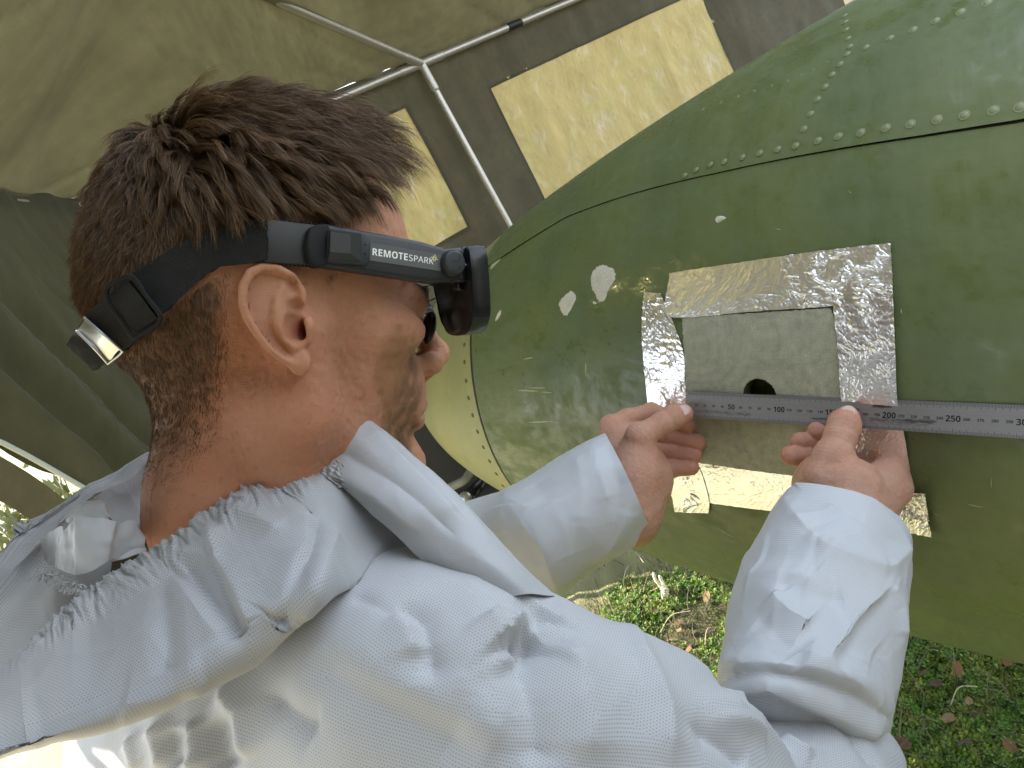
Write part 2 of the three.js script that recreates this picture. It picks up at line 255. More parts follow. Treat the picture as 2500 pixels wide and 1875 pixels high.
  pole(E0, E0.clone().addScaledVector(lw, 2.7), 0.011); pole(E0, E0.clone().setY(0), 0.012);
  const jn = [[eaveDir, 1], [eaveDir, -1], [rd, 1], [legDir, 1]].map(([d, s]) => tube([J, J.clone().addScaledVector(d, 0.045 * s), J.clone().addScaledVector(d, 0.09 * s)], 0.0155, 4, 14)); part('pole_joint', wgeo(merge(jn)), poleMat, t);
  const tp = J.clone().addScaledVector(eaveDir, 0.42); part('tape_wrap', wgeo(tube([tp, tp.clone().addScaledVector(eaveDir, 0.03), tp.clone().addScaledVector(eaveDir, 0.06)], 0.0145, 4, 14)), blackPlastic, t);
}

// ---------------------------------------------------------------- aircraft nose
const AIR = { N: V(-0.1357, 0.0028, -1.4918), th: 0.706, el: 0.0936, R: 0.2302, L: 0.9016, pp: 1.536, q: 2.979, k: 0.1073, asp: 1.1722, ring: 0.277 };
AIR.a = V(Math.cos(AIR.el) * Math.cos(AIR.th), Math.sin(AIR.el), Math.cos(AIR.el) * Math.sin(AIR.th)); AIR.u = V(0, 1, 0).addScaledVector(AIR.a, -AIR.a.y).normalize(); AIR.w = AIR.a.clone().cross(AIR.u);
const airR = (s) => { const x = clamp(s / AIR.L, 0, 1); return AIR.R * Math.pow(1 - Math.pow(1 - x, AIR.pp), 1 / AIR.q) + AIR.k * s; };
const airPt = (s, ph, off = 0) => { const r = airR(s); const p = AIR.N.clone().addScaledVector(AIR.a, s).addScaledVector(AIR.u, r * Math.cos(ph) * AIR.asp).addScaledVector(AIR.w, r * Math.sin(ph)); if (off) p.addScaledVector(airN(s, ph), off); return p; };
const airN = (s, ph) => { const e = 1e-3, a = airPt(s + e, ph).sub(airPt(Math.max(0, s - e), ph)), b = airPt(s, ph + e).sub(airPt(s, ph - e)); const n = b.cross(a).normalize(); return n; };
const airSP = (p) => { const g = p.clone().sub(AIR.N), s = g.dot(AIR.a); return [s, Math.atan2(g.dot(AIR.w), g.dot(AIR.u) / AIR.asp)]; };
const airF = (p) => { const g = p.clone().sub(AIR.N), s = g.dot(AIR.a); return Math.hypot(g.dot(AIR.u) / AIR.asp, g.dot(AIR.w)) - (s > 0 ? airR(s) : -1); };
function airHit(x, y) { const d = P(x, y, 1); let t0 = 0.3, f0 = 1; for (let t = 0.3; t < 2; t += 0.01) { const f = airF(d.clone().multiplyScalar(t)); if (f < 0) { let a = t0, b = t; for (let i = 0; i < 30; i++) { const m = (a + b) / 2; airF(d.clone().multiplyScalar(m)) < 0 ? b = m : a = m; } return airSP(d.clone().multiplyScalar(b)); } t0 = t; } return null; }
const airSurf = (x, y, off = 0) => { const h = airHit(x, y); return h ? airPt(h[0], h[1], off) : null; };
const airPaint = dataTex(1024, (u, v) => { const a = tn(u, v, 5), b = tn(u, v, 16, 3), c = tn(u, v, 60, 6); const k = 0.82 + 0.035 * a + 0.02 * b + 0.02 * c + 0.02 * (rnd() - 0.5), st = Math.max(0, b + c * 0.6 - 0.75) * 0.3; return [k - st * 0.3 + 0.025 * a, k - st * 0.2, k - st * 0.25 - 0.05 * a]; }, true);
const airMat = MS({ color: rgb(0.180, 0.225, 0.082), map: rep(airPaint, 1.3, 1.7), roughness: 0.72, roughnessMap: rep(cloudTex, 2), bumpMap: rep(cloudTex, 2.5), bumpScale: 0.0004, side: DS });
airMat.roughness = 1.0;
const noseMat = MS({ color: rgb(0.42, 0.415, 0.165), map: rep(airPaint, 1.3, 1.7), roughness: 0.5, bumpMap: rep(cloudTex, 2.5), bumpScale: 0.0003, side: DS });
const airDark = MS({ color: rgb(0.02, 0.022, 0.013), roughness: 0.8, side: DS });
const linerMat = MS({ color: rgb(0.09, 0.095, 0.03), roughness: 0.8, side: DS, bumpMap: rep(cloudTex, 8), bumpScale: 0.002 });
const air = thing('aircraft_nose', 'big green riveted aircraft nose section standing over the moss beside the man', 'aircraft', AIR.N.clone());
const seamPx = [[1382, 531], [1516, 482], [1760, 421], [2004, 372], [2248, 333], [2500, 293]].map(([x, y]) => airHit(x, y));
const seamPhi = (s) => { const k = seamPx; if (s <= k[0][0]) return k[0][1]; for (let i = 1; i < k.length; i++) if (s <= k[i][0]) return lerp(k[i - 1][1], k[i][1], (s - k[i - 1][0]) / (k[i][0] - k[i - 1][0])); const A = k[k.length - 2], B = k[k.length - 1]; return B[1] + (B[1] - A[1]) / (B[0] - A[0]) * (s - B[0]) * 0.6; };
const holePx = [1857, 969], hole3 = airSurf(...holePx);
{
  const S0 = AIR.ring - 0.0018, S1 = AIR.ring + 0.0036, SE = 1.72;
  const sgn = Math.sign(seamPx[0][1]);                                    // the side of the body that faces the camera
  const cone = new Grid(140, 60, (u, v) => airPt(0.0005 + (S0 - 0.0005) * Math.pow(v, 1.6), u * Math.PI * 2), true);
  const fixNormals = (g) => { const p = V(), n = V(); g.normals(); const k = (g.nv >> 1) * (g.nu + 1) + (g.nu >> 1); const s = airSP(g.p[k]); if (airN(s[0], s[1]).dot(g.n[k]) < 0) g.flip(); return g; };
  part('nose_cone', fixNormals(cone).geometry({ thick: 0.002 }), noseMat, air, 'pale yellow-green nose cone at the far end');
  // lower skin up to the lap seam, upper skin from it, each bent in a little at its edge
  const gap = (s) => lerp(0.0004, 0.0034, smooth(0.75, 1.25, s));
  const lower = fixNormals(new Grid(170, 150, (u, v) => { const s = lerp(S1, SE, v), ps = seamPhi(s), ph = ps + sgn * (gap(s) / airR(s) + u * (Math.PI * 2 - 0.9)); return airPt(s, ph, 0); }));
  const inHole = (p) => hole3 && p.distanceTo(hole3) < 0.029;
  part('lower_skin', lower.geometry({ keep: (i, j) => !inHole(lower.at(i, j)) && !inHole(lower.at(i + 1, j + 1)) && !inHole(lower.at(i + 1, j)) && !inHole(lower.at(i, j + 1)), thick: 0 }), airMat, air);
  const upper = fixNormals(new Grid(90, 150, (u, v) => { const s = lerp(S1, SE, v), ps = seamPhi(s); const ph = ps - sgn * u * 0.93; return airPt(s, ph, 0.0012 + 0.0012 * smooth(0.6, 1.1, s)); }));
  part('upper_skin', upper.geometry({ thick: 0.002 }), airMat, air);
  part('inner_liner', fixNormals(new Grid(100, 60, (u, v) => airPt(lerp(0.24, SE, v), u * Math.PI * 2, -0.02), true)).geometry(), linerMat, air);
  const rimL = []; for (let i = 0; i < 90; i++) rimL.push(airPt(AIR.ring + 0.0004, i / 90 * Math.PI * 2, -0.004)); part('seam_ring', tube(rimL, 0.0042, 180, 8, true), airDark, air);
  const gapL = []; for (let i = 0; i <= 40; i++) { const s = lerp(S1 + 0.01, SE, i / 40); gapL.push(airPt(s, seamPhi(s) + sgn * 0.5 * gap(s) / airR(s), -0.0042)); } part('lap_gap', tube(gapL, 0.004, 120, 6), airDark, air);
  const capG = []; for (let i = 0; i < 48; i++) { const a = airPt(SE, i / 48 * 6.2832, -0.001), b = airPt(SE, (i + 1) / 48 * 6.2832, -0.001), c = AIR.N.clone().addScaledVector(AIR.a, SE); capG.push(a, b, c); } part('end_frame', new THREE.BufferGeometry().setFromPoints(capG), airDark, air); air.children[air.children.length - 1].geometry.computeVertexNormals();
  // rivets, each a dome on a washer, picked out of the photograph
  const dome = (() => { const a = new THREE.SphereGeometry(0.0036, 12, 5, 0, 6.2832, 0, Math.PI / 2); a.scale(1, 0.42, 1); const b = new THREE.CylinderGeometry(0.0044, 0.0048, 0.0006, 14); b.translate(0, 0.0002, 0); return merge([a, b]); })();
  const rivetMat = MS({ color: rgb(0.20, 0.225, 0.11), roughness: 0.42 }), rivetDark = MS({ color: rgb(0.09, 0.09, 0.035), roughness: 0.6 });
  const rivet = (x, y, sc = 1, m = rivetMat, off = 0.0014) => { const h = airHit(x, y); if (!h) return; const p = airPt(h[0], h[1], off), n = airN(h[0], h[1]); const r = new THREE.Mesh(dome, m); r.name = 'rivet'; r.position.copy(p.sub(air.base0)); r.quaternion.setFromUnitVectors(V(0, 1, 0), n); r.scale.setScalar(sc); r.castShadow = r.receiveShadow = true; air.add(r); };
  const z6 = (x, y) => [1150 + 0.6103 * x, 0.6103 * y];
  const row = (list, sc, m, off) => list.forEach(([x, y], i) => rivet(x, y, Array.isArray(sc) ? lerp(sc[0], sc[1], i / (list.length - 1)) : sc, m, off));
  row([[860, 705], [905, 683], [962, 662], [1018, 650], [1090, 633], [1160, 616], [1232, 601], [1303, 587], [1392, 567], [1474, 550], [1564, 535], [1664, 516], [1762, 501], [1868, 483], [1977, 466], [2093, 447], [2200, 434]].map((q) => z6(...q)), [0.7, 1], rivetMat, 0.0022);
  row([[1335, 520], [1362, 460], [1390, 402], [1420, 352], [1448, 303], [1480, 262], [1508, 222], [1518, 192], [1512, 160], [1504, 125], [1500, 95], [1497, 70]].map((q) => z6(...q)), [0.8, 0.7], rivetMat, 0.002);
  row([[1583, 195], [1680, 158], [1772, 125], [1862, 90], [1962, 55], [2068, 18]].map((q) => z6(...q)), [0.75, 0.95], rivetMat, 0.002);
  row([[1428, 255], [1372, 285], [1325, 305], [1270, 328], [1205, 348], [1135, 368], [1070, 390], [1000, 415], [930, 440]].map((q) => z6(...q)), 0.6, rivetMat, 0.001);
  row([[1136, 842], [1136, 884], [1140, 930], [1146, 972], [1156, 1014], [1168, 1054], [1182, 1092], [1197, 1126], [1214, 1157], [1230, 1186]].map(([x, y]) => [x - 2, y]), 0.72, rivetDark, 0.0002);
  // filler and chipped paint: thin irregular flakes on the skin
  const flakeMat = MS({ color: rgb(0.62, 0.58, 0.45), roughness: 0.8, bumpMap: rep(grainTex, 20), bumpScale: 0.0008 }), scratchMat = MS({ color: rgb(0.42, 0.42, 0.22), roughness: 0.75 });
  const flake = (poly, m, name = 'paint_flake', off = 0.0007, up = 0) => {
    const c = poly.reduce((a, q) => [a[0] + q[0] / poly.length, a[1] + q[1] / poly.length], [0, 0]); const n = poly.length * 4, ring = [];
    for (let i = 0; i < n; i++) { const q = crv(poly.map(([x, y]) => V(x, y, 0)), i / n, true), j = 1 + 0.08 * N2(i * 1.7, c[0]); ring.push([c[0] + (q.x - c[0]) * j, c[1] + (q.y - c[1]) * j]); }
    const pos = [], idx = [], uv = [], R = 3; const put = (x, y, o) => { const p = airSurf(x, y, o + up); if (!p) return; pos.push(p.x, p.y, p.z); uv.push(x * 0.0004, y * 0.0004); };
    put(c[0], c[1], off * 1.3); for (let k = 1; k <= R; k++) for (const q of ring) put(lerp(c[0], q[0], k / R), lerp(c[1], q[1], k / R), k === R ? -0.0003 : off * (1 + 0.5 * N2(q[0] * 0.1 + k, q[1] * 0.1)));
    if (pos.length / 3 !== 1 + n * R) return;
    for (let i = 0; i < n; i++) { const j = (i + 1) % n; idx.push(0, 1 + j, 1 + i); for (let k = 0; k < R - 1; k++) { const a = 1 + k * n + i, b = 1 + k * n + j, d = a + n, e = b + n; idx.push(a, b, e, a, e, d); } }
    const g = new THREE.BufferGeometry(); g.setAttribute('position', new THREE.Float32BufferAttribute(pos, 3)); g.setAttribute('uv', new THREE.Float32BufferAttribute(uv, 2)); g.setIndex(idx); g.computeVertexNormals(); m.side = DS; part(name, g, m, air);
  };
  flake([[1468, 642], [1487, 648], [1504, 656], [1504, 680], [1488, 708], [1478, 735], [1466, 742], [1456, 734], [1449, 716], [1441, 700], [1440, 668], [1452, 652]], flakeMat);
  flake([[1395, 708], [1405, 714], [1408, 728], [1400, 745], [1388, 768], [1378, 774], [1368, 762], [1362, 740], [1375, 722]], flakeMat);
  flake([[1448, 736], [1454, 738], [1456, 743], [1448, 742]], flakeMat);
  flake([[1744, 534], [1756, 526], [1774, 530], [1766, 538], [1750, 545]], flakeMat, 'paint_flake', 0.0005);
  flake([[1214, 766], [1224, 754], [1221, 772], [1208, 786]], flakeMat, 'paint_flake', 0.0004);
  flake([[1200, 642], [1224, 622], [1222, 634], [1206, 650], [1196, 660]], scratchMat, 'paint_flake', 0.0004);
  for (const [x, y, l, h, s] of [[1290, 954, 62, 4, 0.02], [1310, 947, 50, 3, 0], [1335, 958, 34, 3, 0.05], [1320, 1030, 70, 4, -0.02], [1360, 1032, 30, 2, 0.02], [1430, 900, 4, 40, 0], [1290, 875, 30, 3, -0.1], [2075, 470, 10, 2, 0.3], [2130, 180, 3, 8, 0], [1640, 640, 24, 2, -0.2], [1900, 560, 20, 2, 0.1], [2200, 760, 3, 16, 0], [1770, 1300, 50, 2, 0.3], [2380, 1235, 46, 2, 0.1], [2420, 1180, 2, 30, 0.1]])
    flake([[x - l / 2, y - s * l], [x, y - h / 2], [x + l / 2, y + s * l], [x, y + h / 2]], scratchMat, 'scratch', 0.0003);
}

// ---------------------------------------------------------------- repair patch with a hole, aluminium tape
const patchGrid = (c, nu, nv, off) => new Grid(nu, nv, (u, v) => { const f = typeof c === 'function' ? c(u, v) : [lerp(lerp(c[0][0], c[1][0], u), lerp(c[3][0], c[2][0], u), v), lerp(lerp(c[0][1], c[1][1], u), lerp(c[3][1], c[2][1], u), v)]; const p = airSurf(f[0], f[1], typeof off === 'function' ? off(u, v, f) : off); return p ?? V(); });
const outward = (g) => { const k = (g.nv >> 1) * (g.nu + 1) + (g.nu >> 1), s = airSP(g.p[k]); if (airN(s[0], s[1]).dot(g.n[k]) < 0) g.flip(); return g; };
{
  const base = airSurf(1860, 900);
  const pt = thing('repair_patch', 'pale grey green rectangular patch with a round hole, framed by aluminium tape', 'patch', base);
  const mat = MS({ color: rgb(0.52, 0.52, 0.40), roughness: 0.75, map: rep(dataTex(512, (u, v) => { const k = 0.86 + 0.07 * tn(u, v, 14) + 0.05 * tn(u, v, 50, 3) + 0.06 * (rnd() - 0.5); return [k, k, k * 0.97]; }, true), 6), bumpMap: rep(dataTex(256, (u, v) => 0.5 + 0.25 * Math.sin((u + v) * 6.2832 * 16) * Math.sin((u - v) * 6.2832 * 16) + 0.25 * tn(u, v, 50)), 18), bumpScale: 0.0004, side: DS });
  const L = [[1667, 776], [1672, 840], [1678, 966], [1690, 1050], [1709, 1130]], R = [[2030, 752], [2042, 800], [2056, 972], [2078, 1080], [2100, 1180]];
  const edge = (l, t) => { const q = crv(l.map(([x, y]) => V(x, y, 0)), t); return [q.x, q.y]; };
  const jag = (u, v) => 1.6 * N2(u * 40, v * 40) * (Math.min(u, 1 - u, v, 1 - v) < 0.012 ? 1 : 0);
  const hc = hole3, hr = 0.0180;
  const g = outward(patchGrid((u, v) => { const a = edge(L, v), b = edge(R, v); return [lerp(a[0], b[0], u) + jag(u, v), lerp(a[1], b[1], u) + jag(v, u)]; }, 150, 150, (u, v) => 0.0016 + 0.0002 * N2(u * 7, v * 7)));
  // pull the grid points nearest to the hole's edge onto it, leave the inside out
  const dist = g.p.map((p) => p.distanceTo(hc));
  g.p.forEach((p, k) => { if (Math.abs(dist[k] - hr) < 0.0008) { p.sub(hc).setLength(hr).add(hc); dist[k] = hr; } });
  part('plate', g.normals().geometry({ keep: (i, j) => { const W = g.nu + 1, k = j * W + i; return (dist[k] + dist[k + 1] + dist[k + W] + dist[k + W + 1]) / 4 > hr; } }), mat, pt);
  const sp = airSP(hc), nn = airN(...sp), ex = AIR.a.clone().addScaledVector(nn, -AIR.a.dot(nn)).normalize(), ey = nn.clone().cross(ex); const tubePts = []; 
  const wall = new Grid(64, 6, (u, v) => hc.clone().addScaledVector(ex, hr * Math.cos(u * 6.28318)).addScaledVector(ey, hr * Math.sin(u * 6.28318)).addScaledVector(nn, lerp(0.0017, -0.012, v)), true); part('hole_wall', wall.geometry(), linerMat, pt);
}
const foilBump = dataTex(512, (u, v) => { const r = (f, s) => Math.pow(1 - Math.abs(tn(u, v, f, s)), 5); return 0.25 * r(14, 2) + 0.3 * r(34, 5) + 0.25 * r(70, 9) + 0.1 * tn(u, v, 9); });
const foilSmooth = MS({ color: rgb(0.88, 0.87, 0.85), metalness: 1, roughness: 0.36, bumpMap: rep(cloudTex, 5), bumpScale: 0.0007, side: DS });
const foilCrumple = MS({ color: rgb(0.88, 0.87, 0.85), metalness: 1, roughness: 0.30, bumpMap: rep(foilBump, 3.5), bumpScale: 0.0006, side: DS });
{
  const crumple = (x, y) => { const k = 0.016, w = 0.6 * N2(x * 0.01, y * 0.01 + 9), m = smooth(-0.35, 0.45, N2(x * 0.013 + 4, y * 0.013)); return (0.25 + m) * (Math.pow(1 - Math.abs(N2(x * k + w, y * k * 1.4)), 7) + 0.7 * Math.pow(1 - Math.abs(N2(x * k * 2.3 + 7 + w, y * k * 1.6)), 7) + 0.4 * Math.pow(1 - Math.abs(N2(x * k * 3.6, y * k * 5 + 3)), 6)); };
  const G = 'strips of aluminium tape round the repair patch';
  const strip = (label, T, B, nu, nv, base, mat, amp, where) => {
    const el = (l, t) => { const q = crv(l.map(([x, y]) => V(x, y, 0)), t); return [q.x, q.y]; };
    const g = outward(patchGrid((u, v) => { const a = el(T, u), b = el(B, u); const j = 2.2 * N2(u * 30 + base * 900, v * 30) * smooth(0.04, 0, Math.min(u, 1 - u)) ; return [lerp(a[0], b[0], v) + j, lerp(a[1], b[1], v) + j * 0.3 + 0.8 * N2(u * 25, base * 1e4) * smooth(0.05, 0, Math.min(v, 1 - v))]; }, nu, nv, (u, v, f) => base + amp * (where ? where(f[0], f[1]) : 1) * crumple(f[0], f[1])));
    return mesh('aluminium_tape', g.geometry({ thick: 0.00015 }), mat, label, 'tape', G, airSurf(...el(B, 0.5)));
  };
  strip('crumpled vertical aluminium tape strip left of the patch, torn at its upper end', [[1573, 713], [1568, 820], [1579, 955], [1590, 1060], [1604, 1192]], [[1614, 716], [1667, 850], [1676, 966], [1690, 1060], [1709, 1150]], 150, 50, 0.0007, foilCrumple, 0.0011);
  strip('wide aluminium tape strip along the top edge of the patch', [[1639, 667], [1820, 640], [2000, 614], [2177, 594]], [[1622, 764], [1667, 776], [1850, 760], [2034, 747], [2184, 722]], 200, 70, 0.0022, foilSmooth, 0.0014, (x, y) => 0.12 + 1.1 * smooth(1860, 1990, x + (y - 690) * 0.5) + 0.5 * smooth(1690, 1640, x) * smooth(690, 740, y));
  strip('aluminium tape strip down the right edge of the patch', [[2034, 704], [2050, 850], [2058, 972], [2080, 1080], [2110, 1240]], [[2184, 697], [2190, 850], [2195, 976], [2212, 1060], [2236, 1210]], 200, 70, 0.0036, foilCrumple, 0.0013, (x, y) => 0.15 + smooth(960, 760, y + (2184 - x) * 0.2 + 60 * N2(x * 0.02, y * 0.02)) + smooth(1080, 1160, y));
  strip('aluminium tape strip along the bottom edge of the patch', [[1706, 1128], [1830, 1146], [1960, 1162], [2110, 1180], [2200, 1195]], [[1733, 1226], [1865, 1243], [1960, 1252], [2110, 1268], [2200, 1280]], 180, 50, 0.0016, foilCrumple, 0.0008, () => 0.45);
  strip('crumpled end of aluminium tape torn off below the lower left corner of the patch', [[1604, 1188], [1612, 1200], [1640, 1205], [1650, 1247]], [[1706, 1136], [1718, 1160], [1734, 1220], [1732, 1250]], 70, 60, 0.0022, foilCrumple, 0.0016);
  strip('crumpled end of aluminium tape at the lower right corner beside the hand', [[2100, 1196], [2180, 1193], [2236, 1196], [2263, 1198]], [[2110, 1256], [2166, 1272], [2220, 1290], [2279, 1303]], 100, 70, 0.0052, foilCrumple, 0.0016);
}
// ---------------------------------------------------------------- steel ruler
const RUL = (() => { const o = P(1680, 987, 0.838), e = P(2502, 1030, 0.622); const ex = e.clone().sub(o).normalize(); let n = V(-0.72, 0.02, 0.69); n.addScaledVector(ex, -n.dot(ex)).normalize(); return { o, ex, n, ey: n.clone().cross(ex).normalize() }; })();
{
  const cv = document.createElement('canvas'); cv.width = 2048; cv.height = 170; const c = cv.getContext('2d'); const W = 310, k = 2048 / W, H = 170 / 25.5;
  c.fillStyle = '#94928f'; c.fillRect(0, 0, 2048, 170);
  for (let i = 0; i < 1400; i++) { const x = rnd() * 2048, y = rnd() * 170; c.fillStyle = `rgba(${rnd() < 0.5 ? '40,42,48' : '190,192,200'},${0.02 + 0.06 * rnd()})`; c.fillRect(x, y, 20 + rnd() * 160, 0.6 + rnd() * 1.2); }
  c.fillStyle = '#15161b'; c.strokeStyle = '#15161b';
  for (let mm = 0; mm <= 300; mm++) { const x = (mm + 3) * k, l = mm % 10 === 0 ? 5.2 : mm % 5 === 0 ? 4.4 : 3; c.globalAlpha = 0.85; c.fillRect(x - 0.8, 0, 1.6, l * H); c.fillRect(x - 0.8, 170 - l * H * 0.8, 1.6, l * H * 0.8); }
  c.textAlign = 'center'; c.textBaseline = 'middle'; c.globalAlpha = 0.95;
  for (let cm = 10; cm <= 300; cm += 10) { const big = cm % 50 === 0; c.font = (big ? 'bold 46px' : 'bold 21px') + ' sans-serif'; c.fillText(String(cm), (cm + 3) * k, 88); }
  for (const [x, y, w, h, a] of [[70, 128, 420, 26, 0.5], [1240, 120, 330, 36, 0.6], [1260, 38, 90, 16, 0.7], [1080, 62, 90, 18, 0.5], [1420, 110, 160, 20, 0.5], [900, 130, 120, 14, 0.3]]) for (let i = 0; i < 120; i++) { c.globalAlpha = a * 0.25; c.fillStyle = rnd() < 0.8 ? '#4b4a4c' : '#26262a'; const q = (rnd() + rnd() - 1); c.beginPath(); c.ellipse(x + w * rnd(), y + h * q * 0.6, 4 + rnd() * 22, 1.5 + rnd() * 4, (rnd() - 0.5) * 0.5, 0, 6.3); c.fill(); }
  c.globalAlpha = 1;
  const t = new THREE.CanvasTexture(cv); t.colorSpace = THREE.SRGBColorSpace; t.anisotropy = 8;
  const g = new THREE.BoxGeometry(0.310, 0.0255, 0.0012, 31, 1, 1); const face = MS({ map: t, metalness: 0.55, roughness: 0.42 }), side = MS({ color: rgb(0.3, 0.3, 0.32), metalness: 0.9, roughness: 0.35 });
  g.translate(0.152, 0, 0); g.applyMatrix4(frameMatrix(RUL.o, RUL.ex, RUL.ey, RUL.n));
  const m = new THREE.Mesh(g.translate(-RUL.o.x, -RUL.o.y, -RUL.o.z), [side, side, side, side, face, side]); m.name = numbered('steel_ruler'); m.position.copy(toWorld(RUL.o)); m.quaternion.copy(camera.quaternion); m.castShadow = m.receiveShadow = true; tag(m, 'long steel ruler with black millimetre numbers, held across the repair patch', 'ruler'); scene.add(m);
}
// ---------------------------------------------------------------- signed-distance modelling, for bodies
const smin = (a, b, k) => { const h = Math.max(k - Math.abs(a - b), 0) / k; return Math.min(a, b) - h * h * k * 0.25; };
const smax = (a, b, k) => -smin(-a, -b, k);
const ell = (x, y, z, cx, cy, cz, rx, ry, rz) => { x -= cx; y -= cy; z -= cz; const a = x / rx, b = y / ry, c = z / rz, k0 = Math.sqrt(a * a + b * b + c * c), d = a / rx, e = b / ry, f = c / rz, k1 = Math.sqrt(d * d + e * e + f * f); return k1 < 1e-9 ? -Math.min(rx, ry, rz) : k0 * (k0 - 1) / k1; };
const cap = (x, y, z, ax, ay, az, bx, by, bz, ra, rb) => { const px = x - ax, py = y - ay, pz = z - az, dx = bx - ax, dy = by - ay, dz = bz - az; const t = clamp((px * dx + py * dy + pz * dz) / (dx * dx + dy * dy + dz * dz + 1e-12)); const ex = px - t * dx, ey = py - t * dy, ez = pz - t * dz; return Math.sqrt(ex * ex + ey * ey + ez * ez) - (ra + (rb - ra) * t); };
// surface nets over the blocks that the surface passes through
function sdfMesh(f, lo, hi, h, { color, uv } = {}) {
  const nx = Math.ceil((hi.x - lo.x) / h) + 1, ny = Math.ceil((hi.y - lo.y) / h) + 1, nz = Math.ceil((hi.z - lo.z) / h) + 1, B = 6, val = new Float32Array(nx * ny * nz).fill(NaN), vid = new Int32Array(nx * ny * nz).fill(-1);
  const at = (i, j, k) => { const o = (k * ny + j) * nx + i; let v = val[o]; if (v !== v) v = val[o] = f(lo.x + i * h, lo.y + j * h, lo.z + k * h); return v; };
  const pos = [], nor = [], idx = [], cells = [];
  const R = B * h * 0.87 * 1.6 + h;
  for (let bk = 0; bk < nz - 1; bk += B) for (let bj = 0; bj < ny - 1; bj += B) for (let bi = 0; bi < nx - 1; bi += B) {
    if (Math.abs(f(lo.x + (bi + B / 2) * h, lo.y + (bj + B / 2) * h, lo.z + (bk + B / 2) * h)) > R) continue;
    for (let k = bk; k < Math.min(bk + B, nz - 1); k++) for (let j = bj; j < Math.min(bj + B, ny - 1); j++) for (let i = bi; i < Math.min(bi + B, nx - 1); i++) {
      const c = [at(i, j, k), at(i + 1, j, k), at(i, j + 1, k), at(i + 1, j + 1, k), at(i, j, k + 1), at(i + 1, j, k + 1), at(i, j + 1, k + 1), at(i + 1, j + 1, k + 1)];
      let m = 0; for (let q = 0; q < 8; q++) if (c[q] < 0) m |= 1 << q; if (m === 0 || m === 255) continue;
      let sx = 0, sy = 0, sz = 0, n = 0; const E = (a, b, x0, y0, z0, ax) => { if ((c[a] < 0) !== (c[b] < 0)) { const t = c[a] / (c[a] - c[b]); sx += x0 + (ax === 0 ? t : 0); sy += y0 + (ax === 1 ? t : 0); sz += z0 + (ax === 2 ? t : 0); n++; } };
      E(0, 1, 0, 0, 0, 0); E(2, 3, 0, 1, 0, 0); E(4, 5, 0, 0, 1, 0); E(6, 7, 0, 1, 1, 0); E(0, 2, 0, 0, 0, 1); E(1, 3, 1, 0, 0, 1); E(4, 6, 0, 0, 1, 1); E(5, 7, 1, 0, 1, 1); E(0, 4, 0, 0, 0, 2); E(1, 5, 1, 0, 0, 2); E(2, 6, 0, 1, 0, 2); E(3, 7, 1, 1, 0, 2);
      vid[(k * ny + j) * nx + i] = pos.length / 3; cells.push(i, j, k);
      pos.push(lo.x + (i + sx / n) * h, lo.y + (j + sy / n) * h, lo.z + (k + sz / n) * h);
    }
  }
  const quad = (a, b, c, d, fl) => { if (a < 0 || b < 0 || c < 0 || d < 0) return; if (!fl) idx.push(a, b, c, a, c, d); else idx.push(a, c, b, a, d, c); };
  const id = (i, j, k) => (i < 0 || j < 0 || k < 0 ? -1 : vid[(k * ny + j) * nx + i]);
  for (let q = 0; q < cells.length; q += 3) {
    const i = cells[q], j = cells[q + 1], k = cells[q + 2], v0 = at(i, j, k) < 0;
    if (v0 !== (at(i + 1, j, k) < 0)) quad(id(i, j, k), id(i, j - 1, k), id(i, j - 1, k - 1), id(i, j, k - 1), !v0);
    if (v0 !== (at(i, j + 1, k) < 0)) quad(id(i, j, k), id(i, j, k - 1), id(i - 1, j, k - 1), id(i - 1, j, k), !v0);
    if (v0 !== (at(i, j, k + 1) < 0)) quad(id(i, j, k), id(i - 1, j, k), id(i - 1, j - 1, k), id(i, j - 1, k), !v0);
  }
  const e = h * 0.6, col = [], uvs = [], p = V(), n = V();
  for (let q = 0; q < pos.length; q += 3) {
    const x = pos[q], y = pos[q + 1], z = pos[q + 2];
    n.set(f(x + e, y, z) - f(x - e, y, z), f(x, y + e, z) - f(x, y - e, z), f(x, y, z + e) - f(x, y, z - e)).normalize(); nor.push(n.x, n.y, n.z); p.set(x, y, z);
    if (color) { const c = color(p, n); col.push(c[0], c[1], c[2]); } const w = uv ? uv(p, n) : [x, y]; uvs.push(w[0], w[1]);
  }
  const g = new THREE.BufferGeometry(); g.setAttribute('position', new THREE.Float32BufferAttribute(pos, 3)); g.setAttribute('normal', new THREE.Float32BufferAttribute(nor, 3)); g.setAttribute('uv', new THREE.Float32BufferAttribute(uvs, 2)); if (color) g.setAttribute('color', new THREE.Float32BufferAttribute(col, 3)); g.setIndex(idx); return g;
}

// ---------------------------------------------------------------- the man: pose
const HS = 1.06, YAW = 33 / 57.2958, PIT = 6 / 57.2958;
const HX = V(Math.cos(YAW) * Math.cos(PIT), Math.sin(PIT), -Math.sin(YAW) * Math.cos(PIT)), HZ = V(Math.sin(YAW), 0, Math.cos(YAW)), HY = new THREE.Vector3().crossVectors(HZ, HX).normalize();
const EARC = P(733, 806, 0.452), HO = EARC.clone().addScaledVector(HZ, -0.0795);
const toHead = (x, y, z) => { x -= HO.x; y -= HO.y; z -= HO.z; const k = 1000 / HS; return [k * (x * HX.x + y * HX.y + z * HX.z), k * (x * HY.x + y * HY.y + z * HY.z), k * (x * HZ.x + y * HZ.y + z * HZ.z)]; };
const fromHead = (x, y, z) => HO.clone().addScaledVector(HX, x * HS / 1000).addScaledVector(HY, y * HS / 1000).addScaledVector(HZ, z * HS / 1000);
const NK0 = V(-0.172, -0.02, -0.53), NK1 = V(-0.178, -0.19, -0.552);
